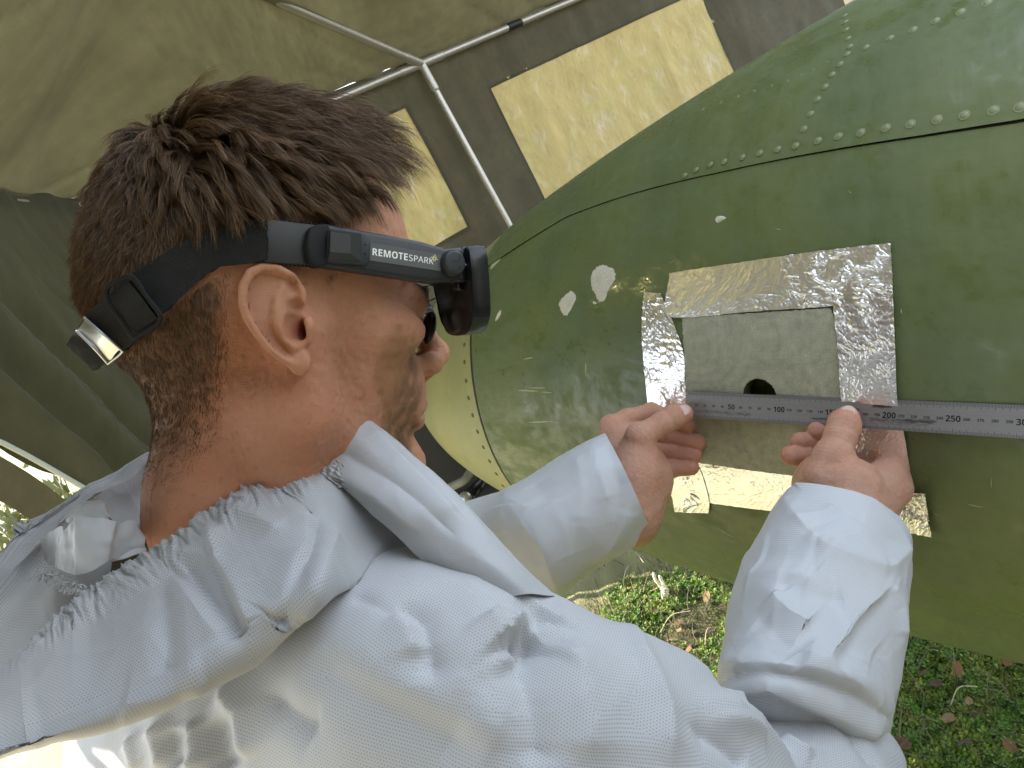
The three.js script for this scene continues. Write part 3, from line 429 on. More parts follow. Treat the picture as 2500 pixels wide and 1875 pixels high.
function skull(x, y, z) {
  const a = Math.abs(z);
  let d = ell(x, y, z, 1, 50, 0, 89, 77, 74);
  d = smin(d, ell(x, y, z, 46, 46, 0, 46, 50, 58), 20);
  d = smin(d, ell(x, y, z, -42, 26, 0, 45, 50, 59), 20);
  d = smin(d, ell(x, y, z, 46, -18, 0, 42, 62, 54), 26);
  d = smin(d, ell(x, y, a, 62, -4, 45, 24, 14, 17), 14);
  d = smin(d, ell(x, y, z, 78, -40, 0, 23, 30, 34), 18);
  d = smin(d, cap(x, y, a, 4, -46, 49, 73, -90, 13, 15, 13), 20);
  d = smin(d, cap(x, y, a, 6, 0, 60, 6, -46, 52, 12, 14), 18);
  d = smin(d, ell(x, y, z, 85, -89, 0, 13, 15, 18), 16);
  d = smin(d, cap(x, y, a, 84, 34, 36, 91, 33, 8, 8, 8), 14);
  d = smax(d, -ell(x, y, a, 101, 14, 34, 15, 13, 16), 12);
  d = smin(d, ell(x, y, a, 82, 14, 32, 14, 13, 15), 4);
  d = smin(d, cap(x, y, z, 93, 26, 0, 115, -17, 0, 6, 8.5), 11);
  d = smin(d, ell(x, y, z, 116.5, -21, 0, 9.5, 8.5, 9), 6);
  d = smin(d, ell(x, y, a, 106, -26, 11.5, 10, 7.5, 6.5), 6);
  d = smin(d, cap(x, y, z, 112, -29, 0, 104, -36, 0, 4.5, 4.5), 5);
  d = smax(d, -cap(x, y, a, 108, -36, 6.2, 109, -25, 6.5, 3.2, 2.6), 2.5);
  d = smin(d, cap(x, y, a, 88, -55, 22, 100.5, -52, 3, 3.5, 4.6), 7);
  d = smin(d, cap(x, y, a, 88, -60, 20, 97.5, -63, 2, 4, 5.2), 6);
  d = smax(d, -cap(x, y, a, 90, -57, 25, 107, -57, 0, 1.3, 0.9), 2.5);
  return d;
}
// the ear, in millimetres of its own plane: x forward, y up, seen from outside; z towards the viewer
const earTilt = (x) => 1.5 - x * 0.62 - 0.004 * x * x;
const HELIX = [[-1, 9, 1], [2, 14, 1], [2.2, 22, 0], [-2.8, 30.5, 0.5], [-9.8, 34.4, 1], [-16.8, 34.8, 1.5], [-22.9, 30.5, 2], [-26.4, 23, 2], [-27.2, 14, 2], [-25.2, 6, 2], [-20.5, -3, 2], [-14.7, -11.5, 1.5], [-8.6, -17, 1], [-4, -20, 0.5]];
const ANTI = [[-7, 25, -1.5], [-10.5, 18, -0.5], [-11, 10, 1], [-9.8, 2, 2], [-7, -5, 2], [-3, -9.5, 2.2]], ANTI2 = [[-2, 22, -3], [-7.5, 17, -1.5], [-10.8, 11, 0.5]];
const EOUT = HELIX.slice(1).map((q) => [q[0], q[1]]).concat([[1, -25], [4, -22], [3.5, -12], [4, 0]]);
function polyDist(x, y, P0) { let d = 1e9, s = 1; for (let i = 0, j = P0.length - 1; i < P0.length; j = i++) { const ax = P0[i][0], ay = P0[i][1], bx = P0[j][0], by = P0[j][1], ex = bx - ax, ey = by - ay, wx = x - ax, wy = y - ay, t = clamp((wx * ex + wy * ey) / (ex * ex + ey * ey)); const qx = wx - ex * t, qy = wy - ey * t; d = Math.min(d, qx * qx + qy * qy); const c1 = y >= ay, c2 = y < by, c3 = ex * wy > ey * wx; if ((c1 && c2 && c3) || (!c1 && !c2 && !c3)) s = -s; } return s * Math.sqrt(d); }
const chain = (x, y, z, L, r, z0) => { let d = 1e9; for (let i = 0; i < L.length - 1; i++) { const a = L[i], b = L[i + 1]; d = Math.min(d, cap(x, y, z, a[0], a[1], earTilt(a[0]) + a[2] + z0, b[0], b[1], earTilt(b[0]) + b[2] + z0, r(i / (L.length - 1)), r((i + 1) / (L.length - 1)))); } return d; };
function ear(x, y, z) {
  const zp = z - earTilt(x) + 0.8, o = polyDist(x, y, EOUT);
  let d = smax(smax(o, Math.abs(zp + 2.2) - 2.2, 2) * 0.9, -50, 1);
  d = smin(d, chain(x, y, z, HELIX, (t) => 1.9 + 0.9 * Math.sin(Math.PI * clamp(t * 1.1)), 0.4), 2.2);
  d = smin(d, chain(x, y, z, ANTI, (t) => 3.3 - 0.6 * t, -0.6), 2.5);
  d = smin(d, chain(x, y, z, ANTI2, (t) => 2.8, -1.2), 2.5);
  d = smin(d, ell(x, y, z, -0.5, -18.5, earTilt(0) + 0.2, 6.4, 7.6, 4), 4);
  d = smin(d, cap(x, y, z, -9, 4, earTilt(-9) - 5, -4, 0, -16, 8.5, 11), 4);                 // the ear's root behind the bowl
  d = smax(d, -ell(x, y, z, -2.2, 1.5, earTilt(-4) + 1.0, 5.6, 9.5, 7.5), 3.0);              // concha
  d = smax(d, -ell(x, y, z, -1.0, 12.5, earTilt(-2) + 1.5, 4.2, 4.8, 5), 2.5);
  d = smax(d, -ell(x, y, z, -2.6, 25, earTilt(-3) + 1.8, 3.2, 4.6, 3.6), 2.0);               // hollow under the front of the rim
  d = smin(d, ell(x, y, z, 5.4, 1.8, 1.6, 3.4, 6.6, 4.2), 3.5);                                // tragus
  d = smin(d, cap(x, y, z, 4.5, -6, 1, -2, -9.5, earTilt(-2) - 0.5, 2.8, 2.8), 3);
  d = smax(d, -ell(x, y, z, 1.4, -0.5, -4, 3.2, 6.8, 10), 1.5);                   // ear canal
  return d;
}
function headF(X, Y, Z) {
  const [x, y, z] = toHead(X, Y, Z);
  let d = skull(x, y, z);
  d *= HS / 1000;
  d = smin(d, cap(X, Y, Z, NK0.x, NK0.y, NK0.z, NK1.x, NK1.y, NK1.z, 0.054, 0.063), 0.03);
  d = smin(d, cap(X, Y, Z, NK0.x - 0.012, NK0.y - 0.055, NK0.z + 0.012, NK1.x + 0.0, NK1.y, NK1.z + 0.02, 0.042, 0.05), 0.02);
  d = smin(d, cap(X, Y, Z, -0.139, -0.016, -0.478, -0.118, -0.16, -0.515, 0.012, 0.014), 0.028);   // the muscle from behind the ear down the neck
  d -= 0.0007 * fbm(X * 40, Y * 40, Z * 40, 2) + 0.0003 * N3(X * 160, Y * 160, Z * 160);
  const ex = (X - EARC.x) * 1000, ey = (Y - EARC.y) * 1000, ez = (Z - EARC.z) * 1000;
  if (ex > -45 && ex < 24 && ey > -45 && ey < 55 && ez > -40 && ez < 50) { const e = ear(ex * 1.06 + ey * 0.03, ey * 1.05, ez) / 1000; d = smax(d, -ell(ex, ey, ez, 1.4, -0.5, -4, 3.2, 6.4, 12) / 1000, 0.0015); d = smin(d, e, 0.004); d = smax(d, -ell(ex, ey, ez, 1.4, -0.5, -4, 2.9, 6.0, 12) / 1000, 0.0012); }
  return d;
}
// hairline on the side of the head: forward, up
const HAIRP = [[74, 104], [67, 98], [55, 90], [51, 76], [48, 60], [38, 50], [29, 36], [24, 20], [17, 18], [13, 34], [0, 40], [-18, 42], [-29, 32], [-31, 10], [-28, -10], [-31, -38], [-38, -60], [-58, -80], [-115, -80], [-140, 40], [-60, 160], [70, 160]];
const hairIn = (x, y, z) => -polyDist(x - Math.max(0, Math.abs(z) < 40 && y > 80 ? (40 - Math.abs(z)) * 0.12 : 0), y, HAIRP);     // mm inside the hairline
const CAMO = [[[56, 2], [72, 0], [82, -18], [82, -44], [86, -62], [84, -84], [74, -92], [62, -82], [54, -62], [48, -44], [46, -20]], [[64, -62], [78, -60], [82, -76], [74, -92], [66, -82]]];
const STREAK = [[[80, -14], [76, -30], [66, -44]], [[84, -26], [78, -40], [68, -54], [60, -62]], [[86, -40], [78, -54], [70, -70]], [[84, -64], [78, -76], [72, -86]]];
function skinColor(p) {
  const [x, y, z] = toHead(p.x, p.y, p.z); const n1 = fbm(p.x * 30, p.y * 30, p.z * 30, 3), n2 = N3(p.x * 220, p.y * 220, p.z * 220), n3 = N3(p.x * 90, p.y * 90, p.z * 90);
  let c = [0.58, 0.285, 0.165];
  const red = clamp(0.30 * smooth(30, -30, y) * smooth(70, 10, x) + 0.35 * n1 + 0.12 * n2);
  c = [c[0] * (1 + 0.05 * n2), c[1] * lerp(1.0, 0.74, red) * (1 + 0.06 * n2), c[2] * lerp(1.0, 0.68, red) * (1 + 0.06 * n2)];
  if (n3 > 0.78) c = c.map((q) => q * 0.86);
  const earDark = smooth(8, 2, Math.hypot(x - 2, (y + 1) * 0.8)) * smooth(84, 70, z); c = c.map((q, i) => q * lerp(1, [0.7, 0.5, 0.5][i], earDark));
  if (z > 0) {
    const w = 5 * N3(p.x * 60, p.y * 60, p.z * 60) + 2.5 * n2, m = smooth(2.5, -6, polyDist(x + w, y + w * 0.7, CAMO[0])) * (0.50 + 0.2 * n3 + 0.15 * smooth(-30, -70, y));
    c = [lerp(c[0], 0.26, clamp(m)), lerp(c[1], 0.125, clamp(m)), lerp(c[2], 0.045, clamp(m))];
    let ds = 1e9; for (const s of STREAK) for (let i = 0; i < s.length - 1; i++) ds = Math.min(ds, cap(x, y, 0, s[i][0], s[i][1], 0, s[i + 1][0], s[i + 1][1], 0, 0, 0)); 
    const k = smooth(5.2, 0.4, ds + w * 0.35) * (0.42 + 0.2 * n2); c = [lerp(c[0], 0.095, clamp(k)), lerp(c[1], 0.07, clamp(k)), lerp(c[2], 0.048, clamp(k))];
    const m2 = smooth(2, -5, polyDist(x + w, y + w * 0.7, CAMO[1])) * (0.40 + 0.25 * n3); c = [lerp(c[0], 0.11, clamp(m2)), lerp(c[1], 0.072, clamp(m2)), lerp(c[2], 0.045, clamp(m2))];
  }
  const lip = smooth(6.5, 3, Math.min(cap(x, y, Math.abs(z), 92, -55, 20, 104, -53, 3, 0, 0), cap(x, y, Math.abs(z), 92, -60, 18, 102, -63, 2, 0, 0))) * smooth(94, 99, x); c = [lerp(c[0], 0.46, lip), lerp(c[1], 0.17, lip), lerp(c[2], 0.13, lip)];
  // cropped hair on the scalp, and stubble
  const hi = hairIn(x, y, z), isEar = (p.x - EARC.x) > -0.034 && (p.x - EARC.x) < 0.012 && p.y - EARC.y > -0.03 && p.y - EARC.y < 0.04 && z > 77; let sc = isEar ? 0 : smooth(-3, 24, hi + 2 * n3) * 0.74; c = [lerp(c[0], 0.105, sc), lerp(c[1], 0.06, sc), lerp(c[2], 0.032, sc)];
  const st = 0.22 * smooth(-25, -55, y) * smooth(20, 45, x) * smooth(-110, -90, y) * (0.6 + 0.5 * n2); c = c.map((q, i) => q * lerp(1, [0.6, 0.62, 0.68][i], clamp(st)));
  return c;
}
// ---------------------------------------------------------------- hands: joints in the photograph with their depths, radius in mm
const J = (x, y, d, r) => { const p = P(x, y, d); return [p.x, p.y, p.z, r / 1000]; };
const HANDS = [
  { // left hand: pinches the ruler's end between thumb and index
    palm: [[J(1528, 1262, 0.822, 26), J(1548, 1160, 0.826, 27)], [J(1552, 1262, 0.83, 24), J(1590, 1170, 0.842, 22)], [J(1540, 1170, 0.82, 24), J(1560, 1105, 0.826, 19)], [J(1575, 1150, 0.836, 20), J(1550, 1075, 0.85, 17)], [J(1510, 1120, 0.84, 16), J(1496, 1062, 0.85, 12)], [J(1590, 1190, 0.838, 17), J(1592, 1128, 0.85, 13)]],
    fingers: [
      [J(1545, 1120, 0.822, 16), J(1562, 1066, 0.821, 13.5), J(1617, 1034, 0.826, 11), J(1645, 1018, 0.829, 11.5), J(1668, 1009, 0.831, 10)],
      [J(1508, 1098, 0.85, 13), J(1492, 1042, 0.855, 11.5), J(1530, 1022, 0.862, 9.8), J(1590, 1006, 0.868, 9.2), J(1640, 1022, 0.866, 8.6), J(1680, 1040, 0.856, 8.2)],
      [J(1545, 1090, 0.86, 12), J(1585, 1062, 0.872, 10), J(1640, 1066, 0.868, 9.6), J(1704, 1080, 0.852, 9.0)],
      [J(1550, 1130, 0.858, 12), J(1598, 1100, 0.87, 9.8), J(1640, 1102, 0.866, 9.3), J(1695, 1112, 0.852, 8.8)],
      [J(1560, 1170, 0.85, 11), J(1602, 1142, 0.862, 9.2), J(1640, 1144, 0.858, 8.6), J(1688, 1142, 0.848, 7.8)]],
    arm: [J(1150, 1330, 0.84, 38), J(1400, 1290, 0.825, 34), J(1530, 1255, 0.823, 27)], nail: [1658, 1003, 0.8195, 1690, 1000],
  },
  { // right hand: thumb on the ruler's face, index and the others behind it
    palm: [[J(2060, 1300, 0.672, 27), J(2070, 1200, 0.684, 29)], [J(2095, 1290, 0.68, 24), J(2150, 1195, 0.698, 19)], [J(2010, 1250, 0.69, 20), J(2012, 1160, 0.702, 20)], [J(2088, 1222, 0.690, 22), J(2180, 1160, 0.706, 12.5)], [J(2120, 1230, 0.694, 20), J(2186, 1196, 0.702, 13)], [J(2050, 1200, 0.692, 22), J(2062, 1165, 0.712, 13)], [J(1985, 1200, 0.705, 18), J(1975, 1180, 0.71, 14)], [J(2078, 1282, 0.6565, 5), J(2180, 1150, 0.6985, 6)], [J(2100, 1290, 0.6605, 4.5), J(2192, 1196, 0.6955, 6)]],
    fingers: [
      [J(2010, 1170, 0.688, 18), J(2034, 1118, 0.69, 15.5), J(2050, 1070, 0.697, 12.5), J(2060, 1040, 0.702, 13), J(2067, 1022, 0.706, 11)],
      [J(2160, 1160, 0.706, 14), J(2182, 1128, 0.712, 12), J(2140, 1072, 0.724, 10.6), J(2106, 1042, 0.734, 9.8), J(2078, 1020, 0.741, 9)],
      [J(2150, 1190, 0.715, 13), J(2120, 1110, 0.738, 10.5), J(2060, 1062, 0.745, 9.8), J(1995, 1054, 0.74, 8.8)],
      [J(2110, 1200, 0.722, 13), J(2040, 1110, 0.748, 10), J(1990, 1082, 0.746, 9.6), J(1953, 1079, 0.74, 9)],
      [J(2070, 1210, 0.72, 12), J(2010, 1140, 0.742, 9.6), J(1965, 1116, 0.738, 9.2), J(1931, 1112, 0.732, 8.8)]],
    arm: [J(1950, 2120, 0.52, 46), J(2040, 1500, 0.62, 36), J(2068, 1300, 0.672, 29)], nail: [2062, 1008, 0.696, 2085, 1016],
  }];
const caps = (x, y, z, L, k) => { let d = 1e9; for (let i = 0; i < L.length - 1; i++) { const a = L[i], b = L[i + 1], c = cap(x, y, z, a[0], a[1], a[2], b[0], b[1], b[2], a[3], b[3]); d = d > 1e8 ? c : smin(d, c, k); } return d; };
function handF(H) { return (x, y, z) => { let d = 1e9; for (const q of H.palm) d = smin(d, cap(x, y, z, ...q[0].slice(0, 3), ...q[1].slice(0, 3), q[0][3], q[1][3]), 0.011); d = smin(d, caps(x, y, z, H.arm, 0.01), 0.02); let fs = 1e9; for (const q of H.fingers) { let e = caps(x, y, z, q, 0.003); if (e < 0.006 && e > -0.006) for (let i = 1; i < q.length - 1; i++) { const a = q[i], n = q[i + 1], m = q[i - 1], dx = x - a[0], dy = y - a[1], dz = z - a[2]; if (dx * dx + dy * dy + dz * dz > a[3] * a[3] * 2.6) continue; const ux = n[0] - m[0], uy = n[1] - m[1], uz = n[2] - m[2], s = (dx * ux + dy * uy + dz * uz) / Math.sqrt(ux * ux + uy * uy + uz * uz) * 1000; e += 0.0005 * (Math.exp(-(s * s) / 0.8) + 0.7 * Math.exp(-((s - 3.2) ** 2) / 0.7) + 0.7 * Math.exp(-((s + 3.0) ** 2) / 0.7)); } for (let i = 1; i < q.length - 1; i++) { const a = q[i]; e = smin(e, Math.hypot(x - a[0], y - a[1], z - a[2]) - a[3] * 1.07, 0.003); } fs = smin(fs, e, 0.0012); } d = smin(d, fs, 0.005); return d - 0.0005 * fbm(x * 70, y * 70, z * 70, 2) - 0.00025 * Math.pow(1 - Math.abs(N3(x * 130, y * 130, z * 130)), 4); }; }
function handColor(H) {
  return (p) => {
    const n1 = fbm(p.x * 40, p.y * 40, p.z * 40, 3), n2 = N3(p.x * 260, p.y * 260, p.z * 260); let c = [0.58, 0.335, 0.225]; let red = 0.25 + 0.4 * n1, tip = 1e9; for (const q of H.fingers) { const a = q[q.length - 1]; tip = Math.min(tip, Math.hypot(p.x - a[0], p.y - a[1], p.z - a[2])); for (let i = 1; i < q.length - 1; i++) tip = Math.min(tip, 0.008 + Math.hypot(p.x - q[i][0], p.y - q[i][1], p.z - q[i][2])); } red += 0.45 * smooth(0.026, 0.006, tip);
    return [c[0] * (1 + 0.05 * n2), c[1] * lerp(1, 0.74, clamp(red)) * (1 + 0.05 * n2), c[2] * lerp(1, 0.70, clamp(red)) * (1 + 0.05 * n2)];
  };
}
const SHR = P(1000, 1720, 0.475), SHL = V(-0.34, -0.10, -0.69), ELR = P(1950, 2120, 0.52), ELL = V(-0.13, -0.155, -0.865);
const person = thing('person', 'man in white hooded coveralls with dark camouflage paint on his cheek, holding a steel ruler', 'person', V(-0.15, -0.75, -0.60));
const skinBump = dataTex(512, (u, v) => 0.5 + 0.22 * tn(u, v, 60) + 0.22 * tn(u, v, 140, 4) + 0.2 * (Math.pow(1 - Math.abs(tn(u, v, 40, 8)), 6) - 0.3) + 0.08 * (rnd() - 0.5));
const skinMat = MP({ vertexColors: true, roughness: 0.52, specularIntensity: 0.55, bumpMap: rep(skinBump, 22), bumpScale: 0.0007, sheen: 0.15, sheenRoughness: 0.5, sheenColor: rgb(1, 0.8, 0.7) });
const headUV = (p) => { const [x, y, z] = toHead(p.x, p.y, p.z); return [Math.atan2(z, x) * 0.08, y / 1000]; };
let headGeo;
{
  headGeo = sdfMesh(headF, V(-0.305, -0.175, -0.665), V(-0.005, 0.195, -0.405), 0.0016, { color: skinColor, uv: headUV });
  const gs = [headGeo];
  HANDS.forEach((H, i) => gs.push(sdfMesh(handF(H), i ? V(0.17, -0.235, -0.79) : V(0.03, -0.2, -0.91), i ? V(0.36, -0.0, -0.60) : V(0.225, -0.005, -0.775), 0.0012, { color: handColor(H), uv: (p) => [p.x + p.z * 0.4, p.y] })));
  // trunk and arms under the clothes
  const trunk = (x, y, z) => { let d = cap(x, y, z, -0.165, -0.19, -0.555, -0.12, -0.42, -0.56, 0.060, 0.085); d = smin(d, cap(x, y, z, -0.18, -0.17, -0.545, SHR.x, SHR.y, SHR.z - 0.01, 0.042, 0.042), 0.05); d = smin(d, cap(x, y, z, -0.18, -0.165, -0.56, SHL.x, SHL.y - 0.095, SHL.z, 0.035, 0.035), 0.05); d = smin(d, cap(x, y, z, SHR.x, SHR.y, SHR.z - 0.01, ELR.x, ELR.y, ELR.z, 0.034, 0.028), 0.03); d = smin(d, cap(x, y, z, SHL.x, SHL.y - 0.095, SHL.z, ELL.x, ELL.y - 0.035, ELL.z, 0.030, 0.028), 0.03); const r0 = HANDS[1].arm, l0 = HANDS[0].arm; d = smin(d, cap(x, y, z, ELR.x, ELR.y, ELR.z, r0[1][0], r0[1][1], r0[1][2], 0.028, 0.030), 0.01); d = smin(d, cap(x, y, z, ELL.x, ELL.y - 0.035, ELL.z, l0[1][0], l0[1][1], l0[1][2], 0.030, 0.032), 0.01); d = smin(d, cap(x, y, z, -0.10, -0.42, -0.56, -0.06, -0.62, -0.60, 0.11, 0.12), 0.05); return d; };
  gs.push(sdfMesh(trunk, V(-0.42, -0.76, -0.93), V(0.26, -0.05, -0.33), 0.008, { color: () => [0.5, 0.26, 0.16] }));
  part('body', mergeGeometries(gs), skinMat, person);
  // eyes and thumbnails
  const nailMat = MP({ color: rgb(0.62, 0.40, 0.32), roughness: 0.3, clearcoat: 0.3 });
  [[1, 0, 2068, 1013, 0.706, [2058, 1040], 0.0074, 0.0088, 10.2], [0, 0, 1664, 1003, 0.829, [1640, 1018], 0.0062, 0.0078, 9.2]].forEach(([h, f, x, y, d, from, wd, ln, up]) => {
    const q = HANDS[h].fingers[f], t = q[q.length - 1], p = q[q.length - 2], ax = V(t[0] - p[0], t[1] - p[1], t[2] - p[2]).normalize(), view = V(-t[0], -t[1] + (h ? 0.1 : 0.25), -t[2]).normalize(); view.addScaledVector(ax, -view.dot(ax)).normalize(); const sd = ax.clone().cross(view), c = V(t[0], t[1], t[2]).addScaledVector(ax, -0.002).addScaledVector(view, t[3] * 0.90);
    const g = new THREE.SphereGeometry(1, 20, 10, 0, 6.2832, 0, Math.PI / 2); g.scale(wd, 0.0022, ln); g.applyMatrix4(frameMatrix(c, sd, view, ax.clone().negate())); part('thumbnail', g, nailMat, person);
  });
  const eyeG = []; for (const s of [1, -1]) { const g = new THREE.SphereGeometry(0.0122 * HS, 20, 14), c = fromHead(85, 14, 32 * s); g.translate(c.x, c.y, c.z); part('eye', g, MS({ color: rgb(0.6, 0.55, 0.5), roughness: 0.2 }), person); }
}
// ---------------------------------------------------------------- the white coveralls
const dotTex = dataTex(256, (u, v) => { let s = 0; const n = 6, y = v * n, r = Math.floor(y), x = u * n + (r % 2) * 0.5; const fx = x - Math.floor(x) - 0.5, fy = y - r - 0.5; s = smooth(0.30, 0.16, Math.hypot(fx * 1.0, fy * 1.25)); return s; });
const suitBump = dataTex(256, (u, v) => { const n = 6, y = v * n, r = Math.floor(y), x = u * n + (r % 2) * 0.5; const fx = x - Math.floor(x) - 0.5, fy = y - r - 0.5; return 0.7 - 0.55 * smooth(0.34, 0.14, Math.hypot(fx, fy * 1.25)) + 0.1 * (rnd() - 0.5); });
const suitCol = dataTex(256, (u, v, x, y) => { const n = 6, yy = v * n, r = Math.floor(yy), xx = u * n + (r % 2) * 0.5; const fx = xx - Math.floor(xx) - 0.5, fy = yy - r - 0.5; const d = smooth(0.32, 0.16, Math.hypot(fx, fy * 1.25)), k = 0.955 - 0.20 * d + 0.02 * (rnd() - 0.5); return [k, k, k * 1.0]; }, true);
const fineCol = dataTex(128, (u, v) => { const k = 0.95 + 0.03 * Math.sin(v * 6.2832 * 12) + 0.02 * (rnd() - 0.5); return [k, k, k]; }, true), fineBump = dataTex(128, (u, v) => 0.5 + 0.4 * Math.sin(v * 6.2832 * 12) * (0.6 + 0.4 * Math.sin(u * 6.2832 * 6)));
const TILE = 0.0096, suit = (o) => MP({ color: rgb(0.70, 0.705, 0.71), map: rep(suitCol, 1 / TILE), bumpMap: rep(suitBump, 1 / TILE), bumpScale: 0.00012, roughness: 0.55, side: DS, transmission: 0.14, thickness: 0, ...o });
const suitMat = suit({}), hoodMat = suit({ transmission: 0.3 }), thinMat = suit({ map: null, bumpMap: rep(grainTex, 30), bumpScale: 0.00012, transmission: 0.4, roughness: 0.5 }), sleeveMat = suit({ map: rep(fineCol, 1 / 0.016), bumpMap: rep(fineBump, 1 / 0.016), bumpScale: 0.0001, transmission: 0.1 });
// creases in a mesh, given by their run in the photograph
function creaseGeo(g, list, noise) {
  const pos = g.attributes.position, nor = g.attributes.normal, n = pos.count, px = new Float32Array(n * 2), front = new Uint8Array(n);
  for (let i = 0; i < n; i++) { const x = pos.getX(i), y = pos.getY(i), z = pos.getZ(i); px[2 * i] = 1250 + F * x / -z; px[2 * i + 1] = 937.5 - F * y / -z; front[i] = nor.getX(i) * x + nor.getY(i) * y + nor.getZ(i) * z < 0 ? 1 : 0; }
  const pick = (X, Y) => { let b = 1e12, k = 0; for (let i = 0; i < n; i++) { if (!front[i]) continue; const d = (px[2 * i] - X) ** 2 + (px[2 * i + 1] - Y) ** 2 - pos.getZ(i) * 200; if (d < b) { b = d; k = i; } } return [pos.getX(k), pos.getY(k), pos.getZ(k)]; };
  const cs = list.map(([a, w, pts, k]) => ({ a, w, k: k ?? 1.25, p: pts.map(([x, y]) => pick(x, y)) })), out = new Float32Array(n);
  for (let i = 0; i < n; i++) {
    const x = pos.getX(i), y = pos.getY(i), z = pos.getZ(i); let s = noise ? noise(x, y, z) : 0;
    for (const c of cs) { let best = 1e9, tb = 0; const m = c.p.length - 1; for (let q = 0; q < m; q++) { const A = c.p[q], B = c.p[q + 1], dx = B[0] - A[0], dy = B[1] - A[1], dz = B[2] - A[2]; const t = clamp(((x - A[0]) * dx + (y - A[1]) * dy + (z - A[2]) * dz) / (dx * dx + dy * dy + dz * dz + 1e-12)); const d = (x - A[0] - t * dx) ** 2 + (y - A[1] - t * dy) ** 2 + (z - A[2] - t * dz) ** 2; if (d < best) { best = d; tb = (q + t) / m; } } const d = Math.sqrt(best) / c.w; if (d < 3) s += c.a * Math.min(1, 5 * Math.min(tb + 0.05, 1.05 - tb)) * Math.exp(-Math.pow(d, c.k)); }
    out[i] = s;
  }
  for (let i = 0; i < n; i++) pos.setXYZ(i, pos.getX(i) + nor.getX(i) * out[i], pos.getY(i) + nor.getY(i) * out[i], pos.getZ(i) + nor.getZ(i) * out[i]);
  g.computeVertexNormals(); return g;
}
const z4 = (l) => l.map(([x, y]) => [0.565 * x, 1100 + 0.565 * y]), z5 = (l) => l.map(([x, y]) => [1100 + 0.633 * x, 1150 + 0.633 * y]), z8 = (l) => l.map(([x, y]) => [900 + 0.5124 * x, 550 + 0.5124 * y]), z7 = (l) => l.map(([x, y]) => [0.2713 * x, 1000 + 0.2713 * y]);
// crumpled sheet: the lower envelope of tilted facets that meet in sharp creases; in cells of size c
const hash3 = (i, j, k, s) => { let h = Math.imul(i, 374761393) ^ Math.imul(j, 668265263) ^ Math.imul(k, 2147483647 ^ 0x5bd1e995) ^ Math.imul(s, 144665); h = Math.imul(h ^ (h >>> 13), 1274126177); return ((h ^ (h >>> 16)) >>> 0) / 4294967296; };
const crump = (x, y, z, c, sd = 0) => {
  x /= c; y /= c; z /= c; const i0 = Math.floor(x), j0 = Math.floor(y), k0 = Math.floor(z); let b = 1e9;
  for (let i = i0 - 1; i <= i0 + 1; i++) for (let j = j0 - 1; j <= j0 + 1; j++) for (let k = k0 - 1; k <= k0 + 1; k++) { const dx = x - i - hash3(i, j, k, sd + 1), dy = y - j - hash3(i, j, k, sd + 2), dz = z - k - hash3(i, j, k, sd + 3), g1 = hash3(i, j, k, sd + 4) - 0.5, g2 = hash3(i, j, k, sd + 5) - 0.5, g3 = hash3(i, j, k, sd + 6) - 0.5; const h = 1.5 * (g1 * dx + g2 * dy + g3 * dz) + 0.75 * (dx * dx + dy * dy + dz * dz); if (h < b) b = h; }
  return b;
};
const ridge = (x, y, z, f, s = 0) => { const q = 1 - Math.abs(N3(x * f + s, y * f, z * f)); return q * q * q; };
// cloth coordinates in metres, laid on each triangle along the body axis that it faces most
function boxUV(g) {
  const h = g.toNonIndexed(), p = h.attributes.position, n = h.attributes.normal, uv = h.attributes.uv, ax = [[BN, BW, BS], [BW, BN, BS], [BS, BW, BN], [BN.clone().add(BS).normalize(), BW, BS.clone().sub(BN).normalize()], [BN.clone().add(BW).normalize(), BW.clone().sub(BN).normalize(), BS], [BN.clone().sub(BW).normalize(), BW.clone().add(BN).normalize(), BS]], m = V(), q = V();
  for (let i = 0; i < p.count; i += 3) { m.set(0, 0, 0); for (let k = 0; k < 3; k++) m.add(q.fromBufferAttribute(n, i + k)); let b = 0, s = -1; ax.forEach((a, k) => { const d = Math.abs(m.dot(a[0])); if (d > s) { s = d; b = k; } }); for (let k = 0; k < 3; k++) { q.fromBufferAttribute(p, i + k); uv.setXY(i + k, q.dot(ax[b][1]), q.dot(ax[b][2])); } }
  return h;
}
const BW = V(0.74, -0.2, 0.64).normalize(), BN = V(-0.62, 0.12, 0.77); BN.addScaledVector(BW, -BN.dot(BW)).normalize(); const BS = BW.clone().cross(BN).normalize(); if (BS.y < 0) BS.negate();
